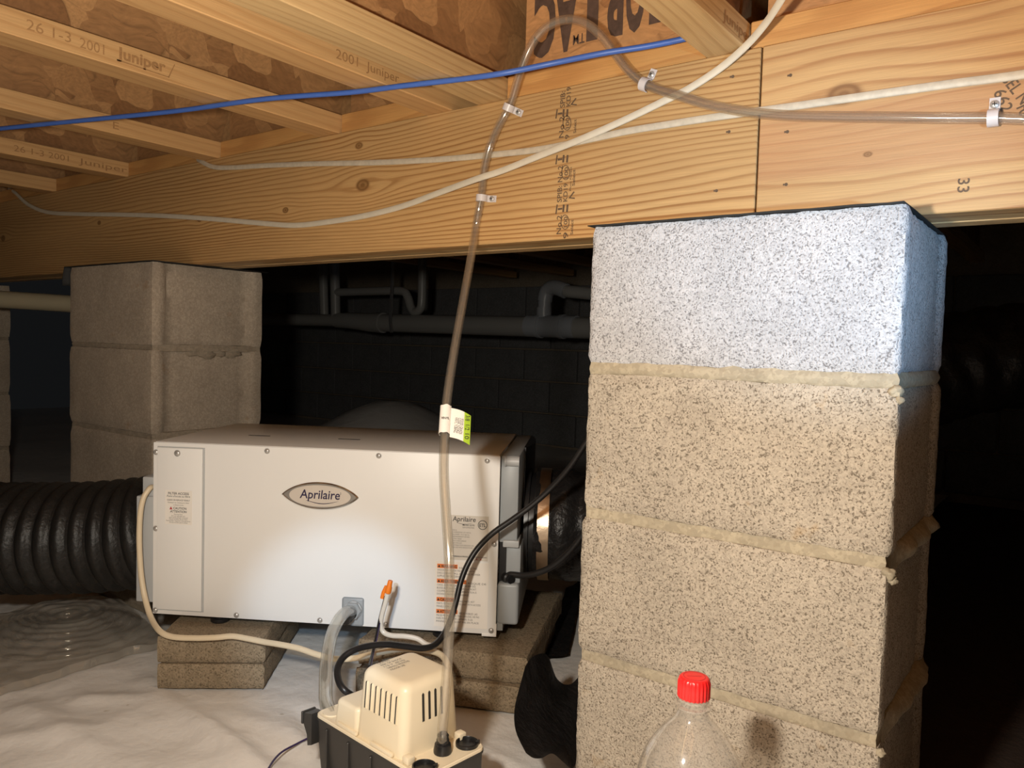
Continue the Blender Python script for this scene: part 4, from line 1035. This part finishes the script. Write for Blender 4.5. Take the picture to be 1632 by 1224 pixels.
# ================================================================== things lying on the ground sheet
# coil of clear tubing under the left duct
cc0 = atz(108, 1002, .012); pts = []
for i in range(9*40):
    a = 2*math.pi*i/40; tt = i/(9*40); r_ = .045 + .0105*(a/(2*math.pi)) ; 
    pts.append(V((cc0.x + r_*1.05*math.cos(a), cc0.y + r_*1.05*math.sin(a), .010 + .014*(1-tt) + .004*math.sin(a*1.5+tt*9))))
coil = single('tubing_coil', MB().tube(pts, .0058, 10), M['clear'], 'coil of clear vinyl tubing on the ground under the left duct', 'tubing', angle=80)
# clear poly sheet draped over it
def sheet_z(x, y):
    r_ = math.hypot(x-cc0.x, y-cc0.y); base = .030*math.exp(-((r_-.09)/.075)**2) + .014*math.exp(-(r_/.09)**2) 
    base += .0013*math.sin(r_*330 + 2.0*noise.noise((x*9,y*9,2))) * math.exp(-((r_-.11)/.09)**2)
    return .012 + base + .008*abs(noise.noise((x*9, y*9, 3))) + .004*noise.noise((x*30, y*30, 5))
ea = atz(-30,1118,0); eb = atz(262,1032,0); ed = (eb-ea); en = V((-ed.y, ed.x, 0)).normalized()
rows = []
for i in range(110):
    row = []
    for j in range(120):
        s_ = j/119*1.25-.2; q = ea + ed*s_ + en*(i/109*.40 + .012*noise.noise((s_*7,0,1)))
        row.append((q.x, q.y, max(sheet_z(q.x, q.y), ground_h(q.x,q.y)+.004) if i > 1 else ground_h(q.x,q.y)+.004))
    rows.append(row)
single('clear_sheet', MB().grid(rows), M['sheet'], 'clear plastic sheet crumpled over the tubing coil, left of the pavers', 'plastic sheet', angle=80)
# upturned black sheet beside the near pier
G = [[(837,1062,1.20),(850,1046,1.23),(872,1044,1.27),(888,1082,1.30),(910,1090,1.33),(935,1062,1.38)],
     [(829,1092,1.17),(845,1095,1.19),(868,1102,1.22),(890,1112,1.25),(912,1108,1.29),(938,1090,1.33)],
     [(820,1130,1.14),(842,1135,1.16),(864,1138,1.18),(890,1140,1.21),(912,1130,1.24),(940,1120,1.28)],
     [(822,1165,1.09),(842,1176,1.10),(862,1180,1.11),(886,1180,1.14),(910,1175,1.18),(940,1170,1.22)],
     [(838,1200,1.06),(850,1208,1.06),(864,1208,1.07),(880,1201,1.08),(897,1214,1.10),(912,1228,1.12)]]
def cubic_grid(G, su=6):
    rows = [smooth_path([dep(*p_) for p_ in r_], su) for r_ in G]
    cols = [smooth_path([r_[j] for r_ in rows], su) for j in range(len(rows[0]))]
    return cols
mb = MB().grid(cubic_grid(G))
o = single('black_sheet', mb, M['duct_film'], 'crumpled black plastic sheet turned up between the right pavers and the near pier', 'plastic sheet', angle=80)

c4 = [atz(864,1052,.008), atz(905,1046,.008), atz(930,925,.008), atz(902,940,.008)]  # flat sheet added to darken the pale ground behind the upturned one
rows = []
for i in range(16):
    a_ = i/15; row = []
    for j in range(12):
        b_ = j/11; q = (c4[0].lerp(c4[1], b_)).lerp(c4[3].lerp(c4[2], b_), a_); row.append((q.x, q.y, .010 + .006*noise.noise((q.x*20, q.y*20, 3)) + .004*b_))
    rows.append(row)
single('black_sheet', MB().grid(rows), M['duct_film'], 'added black sheet lying flat to darken the ground between the right pavers and the near pier', 'plastic sheet', angle=80)

# ================================================================== plumbing in the dark behind
PY = 2.0
dpipe = thing('drain_pipe', 'long white plastic drain pipe hung along the back, behind the beam opening', 'pipe', (-2.0, PY, .70))
L0 = at(380,508,PY); L1 = at(560,511,PY); L2 = at(590,514,PY); L3 = at(940,523,PY); L4 = L3 + (L3-L2).normalized()*.25
obj('pipe', MB().cyl(L0 + (L0-L1)*.25, L1, .034, 20), M['pvc'], dpipe)
obj('pipe', MB().cyl(L2, L4, .0465, 24), M['pvc'], dpipe)
obj('reducer', MB().tube([L1 + (L0-L1).normalized()*.12, L1+(L0-L1).normalized()*.02, L1+(L2-L1)*.5, L2, L2+(L3-L2).normalized()*.10], .05, 24, rf=lambda s_: .040 + .014*s_), M['pvc'], dpipe)
ct = at(871,520,PY); dd = (L3-L2).normalized()
for s0, s1, rr in [(-.10,.16,.0500),(-.045,-.025,.0545),(.075,.095,.0545)]:
    obj('tee', MB().cyl(ct+dd*s0, ct+dd*s1, rr, 24), M['pvc_blue'], dpipe)
br = thing('branch_pipe', 'white elbow and branch pipe rising from the drain pipe beside the near pier', 'pipe', (ct.x, PY, ct.z))
e1 = at(867,512,PY); e2 = at(868,480,PY); e3 = at(872,464,PY); e4 = at(884,458,PY); e5 = at(902,464,PY); e6 = at(960,470,PY)
obj('riser', MB().cyl(e1, e2, .030, 18), M['pvc_blue'], br)
obj('coupling', MB().cyl(at(867,503,PY), at(867,490,PY), .034, 18), M['pvc_blue'], br)
obj('elbow', MB().tube(smooth_path([e2, e3, e4, e5], 6), .034, 18), M['pvc_blue'], br)
obj('pipe', MB().cyl(e5, e6 + (e6-e5)*1.2, .028, 18), M['pvc'], br)
tp = thing('trap_pipe', 'white trap pipe with a U-bend hanging above the drain pipe', 'pipe', tuple(at(560,500,PY)))
obj('pipe', MB().tube(smooth_path([at(534,466,PY), at(600,464,PY), at(640,464,PY), at(650,474,PY), at(654,488,PY), at(660,497,PY), at(668,494,PY), at(672,482,PY), at(673,440,PY), at(673,405,PY)], 6), .022, 16), M['pvc'], tp)
obj('vertical_pipe', MB().cyl(at(535,505,PY), at(533,400,PY), .027, 16), M['pvc'], tp)
obj('vertical_pipe', MB().cyl(at(517,503,PY+.05), at(514,400,PY+.05), .025, 16), M['pvc'], tp)
sp0 = at(627,398,PY-.06); sp1 = at(622,512,PY-.06)
single('hanger_strap', MB().tube([sp0, at(625,450,PY-.06), sp1, at(624,530,PY-.05)], .012, 6, flat=((0,1,0), .12)), M['strap'], 'perforated metal strap hanging the drain pipe', 'strap')
lp = thing('waste_pipe', 'cream plastic pipe passing behind the grey pier at the left edge', 'pipe', tuple(dep(50,480,2.49)))
a0 = dep(-120,472,2.46); a1 = dep(0,477,2.48); a2 = dep(108,484,2.50); a3 = dep(300,497,2.54)
obj('pipe', MB().tube([a0 + (a0-a1), a0, a1, a2, a3], .0270, 20), M['pvc_tan'], lp)
obj('elbow', MB().tube(smooth_path([a3, a3+V((.05,-.02,.02)), a3+V((.06,-.02,.08)), a3+V((.06,-.02,.25))], 5), .034, 18), M['pvc_tan'], lp)
